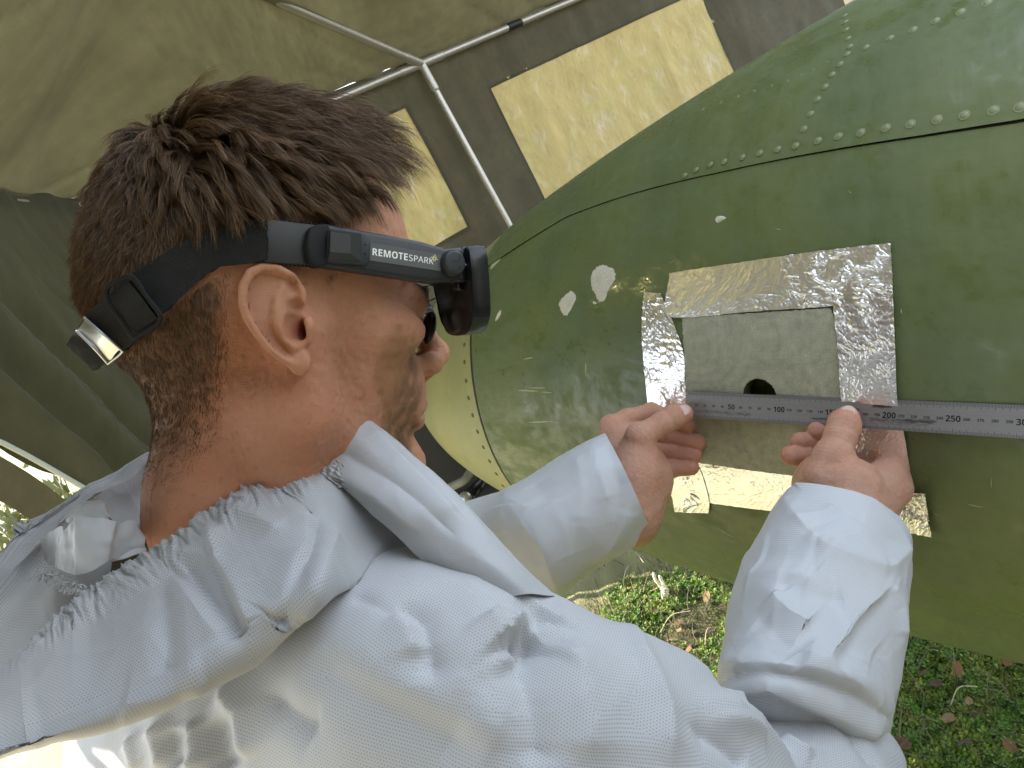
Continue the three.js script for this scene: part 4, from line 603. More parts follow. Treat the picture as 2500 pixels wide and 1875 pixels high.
{
  const c = (x, y, d, r) => J(x, y, d, r);
  const arm = [c(850, 1690, 0.505, 58), c(1000, 1690, 0.468, 73), c(1180, 1752, 0.466, 76), c(1330, 1832, 0.47, 77), c(1490, 1932, 0.478, 86), c(1590, 2010, 0.49, 86), c(1740, 2080, 0.515, 66), c(1890, 2030, 0.54, 66), c(1985, 1930, 0.555, 58)];
  const bag = [c(1800, 1822, 0.578, 43), c(2078, 1875, 0.566, 37)];
  const el = (x, y, z, cx, cy, cz, a, b, h) => { x -= cx; y -= cy; z -= cz; return ell(x * BW.x + y * BW.y + z * BW.z, x * BS.x + y * BS.y + z * BS.z, x * BN.x + y * BN.y + z * BN.z, 0, 0, 0, a, h, b); };
  const f = (x, y, z) => {
    let d = el(x, y, z, -0.168, -0.40, -0.560, 0.155, 0.108, 0.32);
    d = smin(d, el(x, y, z, -0.180, -0.230, -0.550, 0.160, 0.092, 0.15), 0.05);
    let a = 1e9; for (let i = 0; i < arm.length - 1; i++) { const p = arm[i], q = arm[i + 1], e = cap(x, y, z, p[0], p[1], p[2], q[0], q[1], q[2], p[3], q[3]); a = i ? smin(a, e, 0.02) : e; }
    d = smin(d, a, 0.035);
    { const p = bag[0], q = bag[1], e = cap(x, y, z, p[0], p[1], p[2], q[0], q[1], q[2], p[3], q[3]); d = smin(d, e, 0.008); }
    d = smin(d, cap(x, y, z, -0.25, -0.17, -0.60, -0.34, -0.19, -0.70, 0.052, 0.05), 0.05);
    d = smin(d, cap(x, y, z, -0.34, -0.19, -0.70, -0.15, -0.19, -0.86, 0.052, 0.055), 0.03);
    return d;
  };
  const g = sdfMesh(f, V(-0.44, -0.78, -0.95), V(0.31, -0.03, -0.31), 0.0028, { uv: (p) => [p.dot(BW) * 1.05, p.dot(BS)] });
  creaseGeo(g, [
    [-0.0081, 0.0085, z4([[1730, 640], [1810, 700], [1845, 850], [1870, 990]])], [0.0068, 0.0085, z4([[1690, 680], [1775, 740], [1800, 880]])],
    [-0.0027, 0.0038, z4([[1520, 610], [1700, 690]])], [0.0081, 0.0285, z4([[1390, 810], [1700, 990], [2200, 1260]])], [-0.0121, 0.0247, z4([[1330, 900], [1620, 1080], [2100, 1350]])],
    [0.0095, 0.0114, z4([[960, 1020], [1060, 1150], [1085, 1330]])], [-0.0068, 0.0095, z4([[1150, 1050], [1280, 1180], [1345, 1215]])],
    [0.0068, 0.0085, z4([[690, 1180], [720, 1371]])], [0.0081, 0.0095, z4([[850, 1160], [860, 1371]])], [-0.0068, 0.0095, z4([[780, 1200], [800, 1371]])], [0.0054, 0.0095, z4([[560, 1230], [600, 1371]])], [-0.0081, 0.0114, z4([[970, 1150], [1000, 1371]])],
    [-0.0270, 0.0123, z5([[235, 590], [300, 635], [385, 585]])], [0.0108, 0.0114, z5([[265, 500], [350, 555], [420, 520]])], [-0.0162, 0.0133, z5([[400, 488], [330, 580]])], [0.0108, 0.0133, z5([[150, 520], [220, 600], [300, 690]])],
    [0.0068, 0.0095, z5([[690, 530], [730, 700], [850, 900], [860, 1140]])], [-0.0081, 0.0152, z5([[260, 680], [330, 950], [330, 1146]])], [0.0068, 0.0190, z5([[480, 620], [520, 850], [540, 1140]])],
    [0.0081, 0.0076, z5([[1010, 870], [1220, 850], [1490, 940], [1690, 1000]])], [-0.0108, 0.0085, z5([[1000, 800], [1240, 795], [1400, 830], [1660, 960]])], [0.0054, 0.0057, z5([[1050, 940], [1180, 970], [1230, 1010]])], [0.0081, 0.0076, z5([[1270, 1030], [1400, 1100]])], [-0.0068, 0.0076, z5([[960, 960], [1120, 1050], [1200, 1140]])], [0.0068, 0.0085, z5([[1050, 880], [1200, 960], [1340, 1140]])], [-0.0054, 0.0066, z5([[1500, 960], [1600, 1060], [1660, 1140]])],
  ], (x, y, z) => 0.010 * crump(x, y, z, 0.09, 3) + 0.0018 * crump(x, y, z, 0.032, 9) + 0.004 * N3(x * 5, y * 5, z * 5) - 0.002);
  const ca = part('coveralls', boxUV(g), suitMat, person);
  person.userData.suit = undefined;
  globalThis.coverall = ca;
}
const COV = globalThis.coverall;
// tube of cloth between two edges: rings of [L, R, depth at L, depth at R, near side offset px x, px y, depth]
function sleeve(rings, nu, nv) {
  const R = rings.map(([L, Rr, dl, dr, bx, by, bd]) => { const a = P(L[0], L[1], dl), b = P(Rr[0], Rr[1], dr), m = a.clone().lerp(b, 0.5), mp = PX(m), d = (dl + dr) / 2, n = P(mp[0] + bx, mp[1] + by, d - bd); return [m, b.clone().sub(m), n.sub(m)]; });
  const g = new Grid(nu, nv, (u, v) => { const m = crv(R.map((r) => r[0]), v), A = crv(R.map((r) => r[1]), v), B = crv(R.map((r) => r[2]), v), t = u * Math.PI * 2 + Math.PI; return m.addScaledVector(A, Math.cos(t)).addScaledVector(B, -Math.sin(t) * (Math.sin(t) > 0 ? 0.9 : 1)); }, true);
  return g;
}
const facing = (g) => { let s = 0; for (let k = 0; k < g.p.length; k += 37) { const i = k % (g.nu + 1), j = Math.floor(k / (g.nu + 1)); const c = V(); for (let q = 0; q < 8; q++) c.add(g.at(Math.floor(q / 8 * g.nu), j)); c.multiplyScalar(1 / 8); s += g.n[k].dot(g.p[k].clone().sub(c)); } if (s < 0) g.flip(); return g; };
{
  const g = facing(sleeve([
    [[1830, 1830], [2130, 1880], 0.590, 0.585, 0, -8, 0.018], [[1775, 1760], [2165, 1835], 0.586, 0.580, 0, -12, 0.044], [[1738, 1690], [2188, 1775], 0.580, 0.574, 0, -20, 0.058], [[1750, 1618], [2198, 1706], 0.585, 0.58, 0, -20, 0.064], [[1774, 1540], [2205, 1620], 0.605, 0.60, 5, -35, 0.062], [[1802, 1440], [2216, 1500], 0.628, 0.622, 10, -45, 0.060], [[1836, 1330], [2226, 1405], 0.652, 0.645, 16, -52, 0.056], [[1866, 1258], [2232, 1345], 0.668, 0.660, 22, -58, 0.050], [[1910, 1200], [2233, 1330], 0.684, 0.672, 24, -62, 0.046]], 260, 190));
  g.crease([
    [-0.011, 0.009, z5([[960, 800], [1080, 782], [1250, 782], [1380, 810], [1550, 865], [1700, 960]])], [0.007, 0.013, z5([[1000, 755], [1120, 742], [1280, 745], [1420, 775], [1580, 830]])], [0.006, 0.010, z5([[1050, 850], [1220, 845], [1490, 935], [1660, 1005]])], [-0.006, 0.008, z5([[1100, 900], [1250, 900], [1480, 985]])],
    [0.0029, 0.0068, z5([[1320, 180], [1450, 150], [1480, 120]])], [-0.0018, 0.0053, z5([[1350, 240], [1440, 190], [1550, 130]])], [0.0033, 0.0079, z5([[1280, 90], [1330, 180], [1420, 260]])],
    [0.0075, 0.0182, z5([[1150, 405], [1260, 385], [1400, 400]])], [-0.0053, 0.0236, z5([[1180, 330], [1330, 320], [1420, 360]])], [-0.0059, 0.0196, z5([[1260, 440], [1420, 470], [1530, 490]])],
    [0.0084, 0.0148, z5([[1240, 470], [1300, 540], [1400, 600]])], [-0.0041, 0.0157, z5([[1180, 560], [1280, 640], [1340, 690]])], [0.0050, 0.0102, z5([[1410, 262], [1530, 310], [1690, 375]])], [-0.0030, 0.0104, z5([[1470, 240], [1600, 330], [1700, 440]])],
    [-0.0047, 0.0079, z5([[1480, 770], [1560, 670], [1620, 580], [1710, 470]])], [0.0059, 0.0102, z5([[1440, 740], [1530, 640], [1590, 560], [1690, 450]])], [0.0050, 0.0091, z5([[1705, 450], [1740, 520], [1745, 640]])], [0.0042, 0.0068, z5([[1690, 370], [1770, 290]])], [-0.0035, 0.0131, z5([[1650, 700], [1700, 800], [1730, 950]])],
    [0.0059, 0.0114, z5([[1350, 690], [1500, 780], [1690, 930]])], [-0.0030, 0.0104, z5([[1060, 690], [1250, 690], [1350, 760]])], [0.0033, 0.0137, z5([[1130, 290], [1090, 450], [1050, 620]])], [-0.0024, 0.0065, z5([[1560, 170], [1690, 260], [1780, 320]])],
  ]);
  g.displace((p, u, v) => 0.008 * crump(p.x, p.y, p.z, 0.075, 21) + 0.0015 * crump(p.x, p.y, p.z, 0.026, 27) - 0.002);
  part('sleeve', g.geometry({ thick: 0.0006 }), sleeveMat, COV, 'white sleeve of the near arm with deep folds');
}
{
  const g = facing(sleeve([
    [[930, 1215], [1120, 1540], 0.875, 0.87, 0, 0, 0.06], [[1050, 1236], [1230, 1550], 0.87, 0.86, 0, 0, 0.06], [[1140, 1226], [1310, 1520], 0.862, 0.85, 0, 0, 0.062], [[1205, 1207], [1360, 1476], 0.855, 0.842, -4, 5, 0.085], [[1240, 1190], [1390, 1450], 0.85, 0.835, -6, 5, 0.092], [[1312, 1147], [1455, 1398], 0.842, 0.828, -4, 4, 0.075], [[1412, 1085], [1545, 1345], 0.836, 0.818, 0, 0, 0.062], [[1476, 1056], [1590, 1288], 0.834, 0.812, 4, 0, 0.056]], 200, 170));
  g.crease([
    [-0.0025, 0.0072, z8([[1140, 1040], [1195, 1240], [1160, 1480]])], [0.0025, 0.0084, z8([[1050, 1060], [1110, 1200], [1150, 1320]])], [-0.0050, 0.0240, z8([[700, 1350], [760, 1450], [820, 1640]])], [0.0043, 0.0180, z8([[640, 1330], [640, 1480]])], [0.0037, 0.0168, z8([[860, 1300], [930, 1450], [960, 1600]])], [-0.0031, 0.0144, z8([[780, 1220], [860, 1330]])], [0.0031, 0.0120, z8([[1250, 1360], [1180, 1520], [1060, 1640]])], [-0.0031, 0.0108, z8([[1300, 1440], [1180, 1590], [1040, 1660]])], [0.0025, 0.0096, z8([[990, 1100], [1020, 1250], [1000, 1420]])]]);
  g.displace((p) => 0.008 * crump(p.x, p.y, p.z, 0.08, 31) + 0.0016 * crump(p.x, p.y, p.z, 0.028, 37) - 0.002);
  part('sleeve', g.geometry({ thick: 0.0006 }), sleeveMat, COV, 'white sleeve of the far arm with a wide open cuff');
}
// hood, lying open behind the neck
{
  const rows = [
    [[-90, 1690, 0.395], [0, 1612, 0.412], [110, 1512, 0.43], [186, 1452, 0.44], [300, 1388, 0.452], [400, 1332, 0.462], [520, 1252, 0.474], [640, 1184, 0.486], [730, 1160, 0.492], [860, 1195, 0.502], [1010, 1290, 0.515]],
    [[-90, 1676, 0.385], [0, 1600, 0.402], [110, 1500, 0.42], [186, 1440, 0.432], [300, 1375, 0.444], [400, 1318, 0.454], [520, 1240, 0.466], [640, 1172, 0.478], [725, 1150, 0.486], [860, 1190, 0.5], [1010, 1285, 0.512]],
    [[-90, 1720, 0.37], [0, 1650, 0.385], [120, 1560, 0.402], [210, 1500, 0.414], [330, 1435, 0.424], [440, 1380, 0.434], [560, 1310, 0.444], [680, 1250, 0.456], [770, 1225, 0.466], [880, 1255, 0.488], [1010, 1310, 0.508]],
    [[-90, 1790, 0.352], [0, 1735, 0.366], [140, 1660, 0.380], [250, 1610, 0.390], [380, 1540, 0.398], [490, 1485, 0.406], [610, 1420, 0.415], [720, 1355, 0.428], [800, 1320, 0.442], [890, 1320, 0.478], [1005, 1340, 0.505]],
    [[-90, 1880, 0.342], [0, 1830, 0.354], [150, 1775, 0.366], [270, 1735, 0.374], [410, 1668, 0.382], [530, 1605, 0.390], [640, 1545, 0.400], [730, 1470, 0.405], [805, 1420, 0.416], [890, 1385, 0.462], [1000, 1370, 0.5]],
    [[-90, 1935, 0.346], [0, 1872, 0.358], [130, 1838, 0.370], [250, 1806, 0.380], [410, 1738, 0.390], [540, 1680, 0.398], [642, 1630, 0.406], [730, 1542, 0.408], [802, 1480, 0.416], [880, 1428, 0.452], [1000, 1396, 0.496]],
    [[-90, 1940, 0.375], [0, 1868, 0.390], [130, 1826, 0.400], [250, 1790, 0.408], [410, 1722, 0.416], [540, 1664, 0.422], [642, 1612, 0.428], [730, 1528, 0.434], [800, 1468, 0.444], [880, 1420, 0.462], [995, 1392, 0.498]],
    [[-90, 1880, 0.42], [0, 1810, 0.43], [130, 1770, 0.44], [250, 1730, 0.445], [410, 1660, 0.45], [540, 1600, 0.455], [642, 1550, 0.46], [730, 1480, 0.465], [800, 1440, 0.47], [880, 1400, 0.48], [995, 1380, 0.5]]].map(px3);
  const g = patch(rows, 300, 200); g.normals(); { const k = 100 * 301 + 150; if (g.n[k].dot(g.p[k]) > 0) g.flip(); }
  g.crease([
    [-0.0066, 0.0063, z4([[1390, 300], [1340, 440], [1230, 720], [1195, 765]])], [0.0051, 0.0094, z4([[1320, 400], [1220, 650], [1180, 720]])], [0.0040, 0.0094, z4([[1460, 330], [1380, 560], [1300, 750]])],
    [0.0061, 0.0063, z4([[910, 340], [930, 470], [1040, 700], [1062, 750]])], [-0.0051, 0.0063, z4([[880, 420], [940, 560], [1020, 740], [1035, 775]])], [-0.0051, 0.0063, z4([[780, 460], [900, 640], [1010, 800]])], [0.0040, 0.0084, z4([[740, 520], [840, 660], [940, 790]])],
    [-0.0040, 0.0063, z4([[1140, 140], [1260, 190], [1365, 275]])], [0.0040, 0.0063, z4([[1000, 250], [1100, 300], [1205, 355]])], [0.0035, 0.0063, z4([[780, 430], [860, 440], [920, 490]])],
    [0.0051, 0.0125, z4([[1520, 590], [1610, 450], [1740, 310]])], [-0.0061, 0.0209, z4([[300, 700], [640, 560], [760, 480]])], [-0.0051, 0.0314, z4([[100, 1150], [400, 1040], [800, 900]])], [0.0040, 0.0125, z4([[500, 1100], [700, 1080], [900, 1000]])], [-0.0031, 0.0084, z4([[690, 560], [700, 800], [690, 960]])]]);
  // gathers of the elastic
  g.displace((p, u, v) => { const k = smooth(0.30, 0.14, v) * smooth(0.0, 0.05, v + 0.02) * smooth(0.08, 0.2, u) * smooth(0.92, 0.75, u); const w = u * 150 + 6 * N2(u * 14, v * 3); return k * (0.4 + 0.6 * smooth(0.02, 0.16, v)) * (0.0013 * Math.sin(w) + 0.0008 * Math.sin(w * 2.3 + 1) + 0.0022 * (Math.pow(1 - Math.abs(N2(u * 42, v * 5)), 3) - 0.4)) + (1 - 0.75 * smooth(0.5, 0.66, v)) * (0.010 * crump(p.x, p.y, p.z, 0.075, 41) + 0.0022 * crump(p.x, p.y, p.z, 0.026, 47)) + 0.003 * N3(p.x * 6, p.y * 6, p.z * 6 + 5) - 0.002; });
  const hood = part('hood', g.geometry({ thick: 0.0007 }), hoodMat, COV);
  const far = patch([
    [[440, 1190, 0.68], [400, 1210, 0.675], [310, 1250, 0.66], [220, 1290, 0.63], [120, 1350, 0.59], [55, 1400, 0.565], [0, 1460, 0.54], [-95, 1570, 0.50]],
    [[440, 1106, 0.645], [396, 1118, 0.64], [302, 1150, 0.62], [210, 1192, 0.593], [110, 1254, 0.555], [50, 1288, 0.535], [-2, 1358, 0.51], [-98, 1482, 0.47]],
    [[440, 1092, 0.635], [395, 1104, 0.63], [300, 1136, 0.61], [208, 1178, 0.583], [108, 1240, 0.545], [48, 1274, 0.525], [-4, 1345, 0.50], [-100, 1470, 0.46]],
    [[436, 1100, 0.625], [392, 1108, 0.62], [300, 1142, 0.60], [210, 1184, 0.573], [112, 1246, 0.535], [54, 1282, 0.515], [4, 1350, 0.49], [-90, 1476, 0.45]],
    [[430, 1140, 0.622], [385, 1150, 0.615], [330, 1178, 0.598], [255, 1226, 0.572], [175, 1282, 0.545], [100, 1370, 0.51], [40, 1450, 0.48], [-80, 1575, 0.44]],
    [[425, 1220, 0.612], [380, 1232, 0.605], [335, 1248, 0.59], [290, 1270, 0.57], [225, 1322, 0.545], [150, 1405, 0.505], [80, 1490, 0.47], [-70, 1670, 0.42]],
    [[420, 1320, 0.59], [380, 1345, 0.575], [335, 1368, 0.56], [290, 1390, 0.545], [230, 1430, 0.522], [170, 1480, 0.49], [100, 1560, 0.455], [-60, 1720, 0.41]]].map(px3), 200, 150);
  { const k = 100 * 201 + 100; if (far.n[k].dot(far.p[k]) > 0) far.flip(); }
  far.crease([[0.005, 0.008, z7([[1380, 420], [1150, 640], [800, 800], [430, 1060], [150, 1280]])], [-0.005, 0.008, z7([[1100, 520], [700, 800], [300, 1080], [60, 1330]])], [0.004, 0.007, z7([[900, 700], [640, 900], [440, 1100], [200, 1300]])], [0.004, 0.006, z7([[560, 1100], [350, 1230], [120, 1420]])], [-0.004, 0.007, z7([[640, 620], [400, 840], [150, 1050]])]]);
  far.displace((p) => 0.008 * crump(p.x, p.y, p.z, 0.06, 51) + 0.0022 * crump(p.x, p.y, p.z, 0.024, 57) - 0.002);
  part('hood_back', far.geometry({ thick: 0.0007 }), hoodMat, hood, 'far side of the open hood, lit through');
  const flap = (rws, nu, nv, name) => { const f = patch(rws.map(px3), nu, nv); const k = (nv >> 1) * (nu + 1) + (nu >> 1); if (f.n[k].dot(f.p[k]) > 0) f.flip(); f.displace((p) => 0.003 * crump(p.x, p.y, p.z, 0.025, 61) + 0.0006 * N3(p.x * 90, p.y * 90, p.z * 90)); return part(name, f.geometry({ thick: 0.0006 }), thinMat, hood); };
  flap([
    [[98, 1312, 0.505], [120, 1298, 0.495], [148, 1284, 0.478], [150, 1298, 0.468], [180, 1268, 0.458], [188, 1262, 0.452], [240, 1264, 0.452], [284, 1272, 0.456], [292, 1278, 0.462], [326, 1270, 0.47], [357, 1308, 0.476]],
    [[102, 1340, 0.502], [122, 1330, 0.492], [145, 1320, 0.475], [147, 1330, 0.464], [178, 1320, 0.452], [188, 1318, 0.446], [236, 1320, 0.446], [272, 1320, 0.450], [284, 1318, 0.458], [325, 1312, 0.466], [356, 1322, 0.472]],
    [[108, 1368, 0.50], [124, 1382, 0.49], [140, 1386, 0.474], [146, 1392, 0.462], [176, 1402, 0.452], [190, 1404, 0.446], [228, 1392, 0.444], [260, 1370, 0.448], [272, 1366, 0.456], [318, 1356, 0.464], [352, 1346, 0.47]]], 120, 60, 'hood_lining');
  flap([[[160, 1272, 0.475], [178, 1244, 0.482], [205, 1226, 0.488], [240, 1220, 0.488], [256, 1232, 0.482], [268, 1262, 0.47]], [[166, 1278, 0.468], [184, 1252, 0.472], [208, 1238, 0.474], [238, 1234, 0.474], [256, 1244, 0.470], [272, 1268, 0.462]], [[172, 1284, 0.470], [190, 1268, 0.468], [212, 1264, 0.466], [238, 1264, 0.464], [256, 1268, 0.464], [272, 1276, 0.462]]], 70, 30, 'hood_lining');
  flap([[[256, 1330, 0.475], [285, 1300, 0.485], [318, 1282, 0.51], [345, 1290, 0.53]], [[262, 1350, 0.462], [290, 1326, 0.468], [322, 1310, 0.475], [350, 1318, 0.482]], [[270, 1372, 0.458], [300, 1362, 0.460], [330, 1350, 0.464], [360, 1340, 0.47]]], 50, 24, 'hood_lining');
  // the frayed seam between lining and elastic
  const fr = []; for (let i = 0; i < 140; i++) { const t = rnd(), a = P(lerp(96, 215, t), lerp(1398, 1436, t) + 8 * (rnd() - 0.5), lerp(0.452, 0.440, t)), b = a.clone().add(V((rnd() - 0.5) * 0.009, (rnd() - 0.6) * 0.008, (rnd()) * 0.006)); fr.push(tube([a, a.clone().lerp(b, 0.5).add(V(0, 0.001, 0.001)), b], 0.00035, 3, 4, false, false)); } part('frayed_thread', merge(fr), thinMat, hood);
  // the front collar with its flap
  const col = patch([
    [[826, 1005, 0.512], [842, 1001, 0.508], [868, 1010, 0.506], [893, 1020, 0.508], [898, 1026, 0.52], [880, 1040, 0.53]],
    [[793, 1066, 0.504], [835, 1070, 0.497], [890, 1076, 0.494], [952, 1070, 0.502], [958, 1076, 0.516], [930, 1090, 0.528]],
    [[800, 1105, 0.499], [850, 1110, 0.491], [925, 1118, 0.487], [995, 1108, 0.496], [1002, 1114, 0.512], [970, 1130, 0.526]],
    [[812, 1160, 0.492], [880, 1175, 0.481], [970, 1175, 0.477], [1046, 1152, 0.488], [1052, 1160, 0.505], [1020, 1180, 0.52]],
    [[880, 1228, 0.483], [960, 1242, 0.471], [1045, 1238, 0.467], [1115, 1218, 0.479], [1121, 1226, 0.497], [1090, 1250, 0.515]],
    [[962, 1300, 0.474], [1045, 1312, 0.463], [1125, 1308, 0.460], [1188, 1292, 0.473], [1194, 1300, 0.492], [1160, 1320, 0.51]],
    [[1030, 1370, 0.468], [1125, 1388, 0.456], [1205, 1378, 0.455], [1262, 1372, 0.470], [1268, 1380, 0.49], [1230, 1400, 0.51]],
    [[1110, 1440, 0.466], [1205, 1460, 0.455], [1290, 1450, 0.456], [1345, 1456, 0.472], [1350, 1462, 0.49], [1310, 1480, 0.51]]].map(px3), 150, 200);
  { const k = 100 * 151 + 50; if (col.n[k].dot(col.p[k]) > 0) col.flip(); }
  const zc = (l) => l.map(([x, y]) => [150 + 0.5123 * x, 500 + 0.5123 * y]);
  col.crease([[0.0022, 0.003, zc([[1400, 1030], [1330, 1120], [1250, 1280]])], [-0.0016, 0.0025, zc([[1460, 1010], [1370, 1060]])], [0.003, 0.007, zc([[1470, 1060], [1650, 1240], [1900, 1500]])], [-0.003, 0.005, zc([[1330, 1180], [1600, 1330], [1860, 1560]])], [0.003, 0.006, zc([[1270, 1270], [1500, 1390], [1700, 1540]])], [-0.003, 0.006, zc([[1560, 1130], [1760, 1330], [1930, 1480]])]]);
  col.displace((p, u, v) => 0.004 * crump(p.x, p.y, p.z, 0.05, 71) + 0.0012 * crump(p.x, p.y, p.z, 0.02, 77) + (v < 0.25 ? 0.0012 * N2(u * 30, v * 40) * smooth(0.14, 0.0, u) : 0));
  part('collar', col.geometry({ thick: 0.0012 }), suit({ map: rep(fineCol, 1 / 0.014), bumpMap: rep(fineBump, 1 / 0.014), bumpScale: 0.00004, transmission: 0.25, roughness: 0.45 }), COV, 'stiff front collar flap standing against the jaw');
  const low = patch([[[716, 1150, 0.497], [760, 1110, 0.502], [800, 1092, 0.506]], [[714, 1160, 0.490], [770, 1130, 0.494], [820, 1110, 0.498]], [[740, 1168, 0.486], [800, 1160, 0.486], [850, 1150, 0.488]], [[800, 1190, 0.486], [850, 1190, 0.484], [890, 1200, 0.482]]].map(px3), 50, 50); { const k = 25 * 51 + 25; if (low.n[k].dot(low.p[k]) > 0) low.flip(); } low.displace((p, u, v) => 0.0016 * N2(u * 12, v * 9) + 0.002 * N2(u * 40, 3) * smooth(0.15, 0, u)); part('collar_lining', low.geometry({ thick: 0.0006 }), suitMat, COV);
  // dark shirt at the nape
  const sh = new Grid(80, 24, (u, v) => { const t = u * 6.28318, r = lerp(0.078, 0.086, v) * (1 + 0.02 * Math.sin(t * 5)), c = V(-0.178, lerp(-0.085, -0.15, v), -0.549); return c.add(V(Math.cos(t) * r, 0.014 * Math.cos(t), Math.sin(t) * r * 0.9)); }, true); facing(sh); part('shirt', sh.geometry({ thick: 0.002 }), MS({ color: rgb(0.035, 0.03, 0.018), roughness: 0.95, side: DS, bumpMap: rep(grainTex, 30), bumpScale: 0.0004 }), person);
}
// ---------------------------------------------------------------- hair
{
  const pos = headGeo.attributes.position, nor = headGeo.attributes.normal, idx = headGeo.index.array, base = baseOf(person), tri = [], cum = []; let tot = 0;
  const r = mulberry(99);
  const p3 = (k) => V(pos.getX(k), pos.getY(k), pos.getZ(k));            // camera axes
  const inEar = (p) => { const x = (p.x - EARC.x) * 1000, y = (p.y - EARC.y) * 1000, z = (p.z - EARC.z) * 1000; return x > -33 && x < 9 && y > -30 && y < 40 && z > -2 - x * 0.45; };
  const lenAt = (x, y, z) => {
    const hi = hairIn(x, y, z), t = smooth(56, 90, y + 0.10 * Math.max(0, -x) + 5 * N3(x * 0.05, y * 0.05, z * 0.05) - 14 * smooth(30, 60, x) * smooth(30, 50, Math.abs(z)));
    const side = lerp(3.2, 9, smooth(-75, 40, y)) + 9 * smooth(-25, -70, x) * smooth(0, 60, y);
    return Math.min(lerp(side, (37 + 18 * smooth(0, 50, x)) * lerp(1, 0.55, smooth(-25, -70, x)), t) * lerp(1, 0.8, smooth(-40, -80, x)), 2.2 + Math.max(0, hi) * (y > 70 ? 4 : 0.65));
  };
  const weight = (x, y, z) => { const hi = hairIn(x, y, z); return hi < -5 ? 0 : smooth(-5, 16, hi) * lerp(1, 1.0, smooth(50, 90, y)) * lerp(0.55, 1, smooth(60, 35, x)); };
  for (let i = 0; i < idx.length; i += 3) { const a = p3(idx[i]), b = p3(idx[i + 1]), c = p3(idx[i + 2]), m = a.clone().add(b).add(c).multiplyScalar(1 / 3); if (inEar(m)) continue; const [x, y, z] = toHead(m.x, m.y, m.z); if (x < -20 && m.y < -0.075) continue; if (z < -50) continue; const w = weight(x, y, z); if (w <= 0) continue; const ar = b.clone().sub(a).cross(c.clone().sub(a)).length(); tot += ar * w; tri.push(i); cum.push(tot); }
  const P0 = [], NN = [], CC = [], II = []; const q = V(), t1 = V(), t2 = V();
  const strand = (root, dir, len, width, curl, seg, col, sag, flow) => {
    const b = P0.length / 3; let p = root.clone(), d = dir.clone(); const step = len / seg, side = V(r() - 0.5, r() - 0.5, r() - 0.5).cross(dir).normalize();
    for (let s = 0; s <= seg; s++) {
      const t = s / seg, w = width * (1 - 0.85 * t * t * t); t1.copy(side).addScaledVector(d, -side.dot(d)).normalize(); t2.crossVectors(d, t1);
      for (let k = 0; k < 3; k++) { const a = k * 2.0944, cx = Math.cos(a), sy = Math.sin(a); const nx = t1.x * cx + t2.x * sy, ny = t1.y * cx + t2.y * sy, nz = t1.z * cx + t2.z * sy; P0.push(p.x + nx * w, p.y + ny * w, p.z + nz * w); NN.push(nx, ny, nz); const g = 1 + 0.5 * t; CC.push(col[0] * g, col[1] * g, col[2] * g); }
      if (s < seg) for (let k = 0; k < 3; k++) { const a = b + s * 3 + k, c = b + s * 3 + (k + 1) % 3; II.push(a, c, a + 3, c, c + 3, a + 3); }
      p.addScaledVector(d, step); d.addScaledVector(flow, sag / seg).addScaledVector(curl, 1 / seg); d.normalize();
    }
  };
  const ST = [[168, 830, 902], [204, 782, 880], [252, 725, 845], [329, 664, 790], [416, 608, 740], [470, 580, 700], [529, 556, 655], [600, 540, 648], [650, 534, 642], [770, 546, 650], [900, 562, 660], [1010, 586, 684]], strapY = (x) => { for (let i = 0; i < ST.length - 1; i++) if (x >= ST[i][0] && x < ST[i + 1][0]) { const t = (x - ST[i][0]) / (ST[i + 1][0] - ST[i][0]); return [lerp(ST[i][1], ST[i + 1][1], t), lerp(ST[i][2], ST[i + 1][2], t)]; } return null; };
  const crown = fromHead(-48, 122, 8), down = V(-0.05, -1, 0.02);
  const sample = () => { const u = r() * tot; let lo = 0, hi = cum.length - 1; while (lo < hi) { const m = (lo + hi) >> 1; cum[m] < u ? lo = m + 1 : hi = m; } const i = tri[lo]; let a = r(), c = r(); if (a + c > 1) { a = 1 - a; c = 1 - c; } const w = [1 - a - c, a, c], root = V(), n = V(); for (let j = 0; j < 3; j++) { root.addScaledVector(p3(idx[i + j]), w[j]); n.x += nor.getX(idx[i + j]) * w[j]; n.y += nor.getY(idx[i + j]) * w[j]; n.z += nor.getZ(idx[i + j]) * w[j]; } return [root, n.normalize(), ...toHead(root.x, root.y, root.z)]; };
  const flowAt = (root, n, x, y, long) => { const fl = root.clone().sub(crown); fl.addScaledVector(n, -fl.dot(n)).normalize(); fl.addScaledVector(HX, 0.75 * smooth(-30, 40, x) * long).addScaledVector(HY, -0.8 * (1 - long) - 0.35 * smooth(0, -60, x)); if (long < 0.4) fl.addScaledVector(HX, -0.25 - 0.3 * smooth(10, 60, x)); return fl.addScaledVector(n, -fl.dot(n)).normalize(); };
  // locks: guides that bend and wave, each with many hairs that close up towards its tip
  const guides = [];
  for (let k = 0, t = 0; k < 1150 && t < 60000; t++) {
    const [root, n, x, y, z] = sample(), L = lenAt(x, y, z); if (L < 15) continue; k++;
    const long = smooth(14, 30, L), fl = flowAt(root, n, x, y, long), sd = fl.clone().cross(n), len = L * (0.8 + 0.45 * r()) / 1000, seg = 9, pts = [root.clone()]; let d = fl.clone().multiplyScalar(0.75).addScaledVector(n, (0.9 + 0.45 * r()) * (1 - 0.45 * smooth(30, 65, x)) * (0.45 + 0.55 * smooth(60, 105, y)) * lerp(1, 0.45, smooth(-20, -65, x)) * (1 + 0.35 * smooth(15, 45, x) * smooth(95, 110, y))).addScaledVector(sd, (r() - 0.5) * 1.1).normalize();
    const bend = (r() - 0.45) * 1.5, wv = 0.5 + 0.7 * r(), ph = r() * 6.28, hug = 1.1 + 0.8 * r();
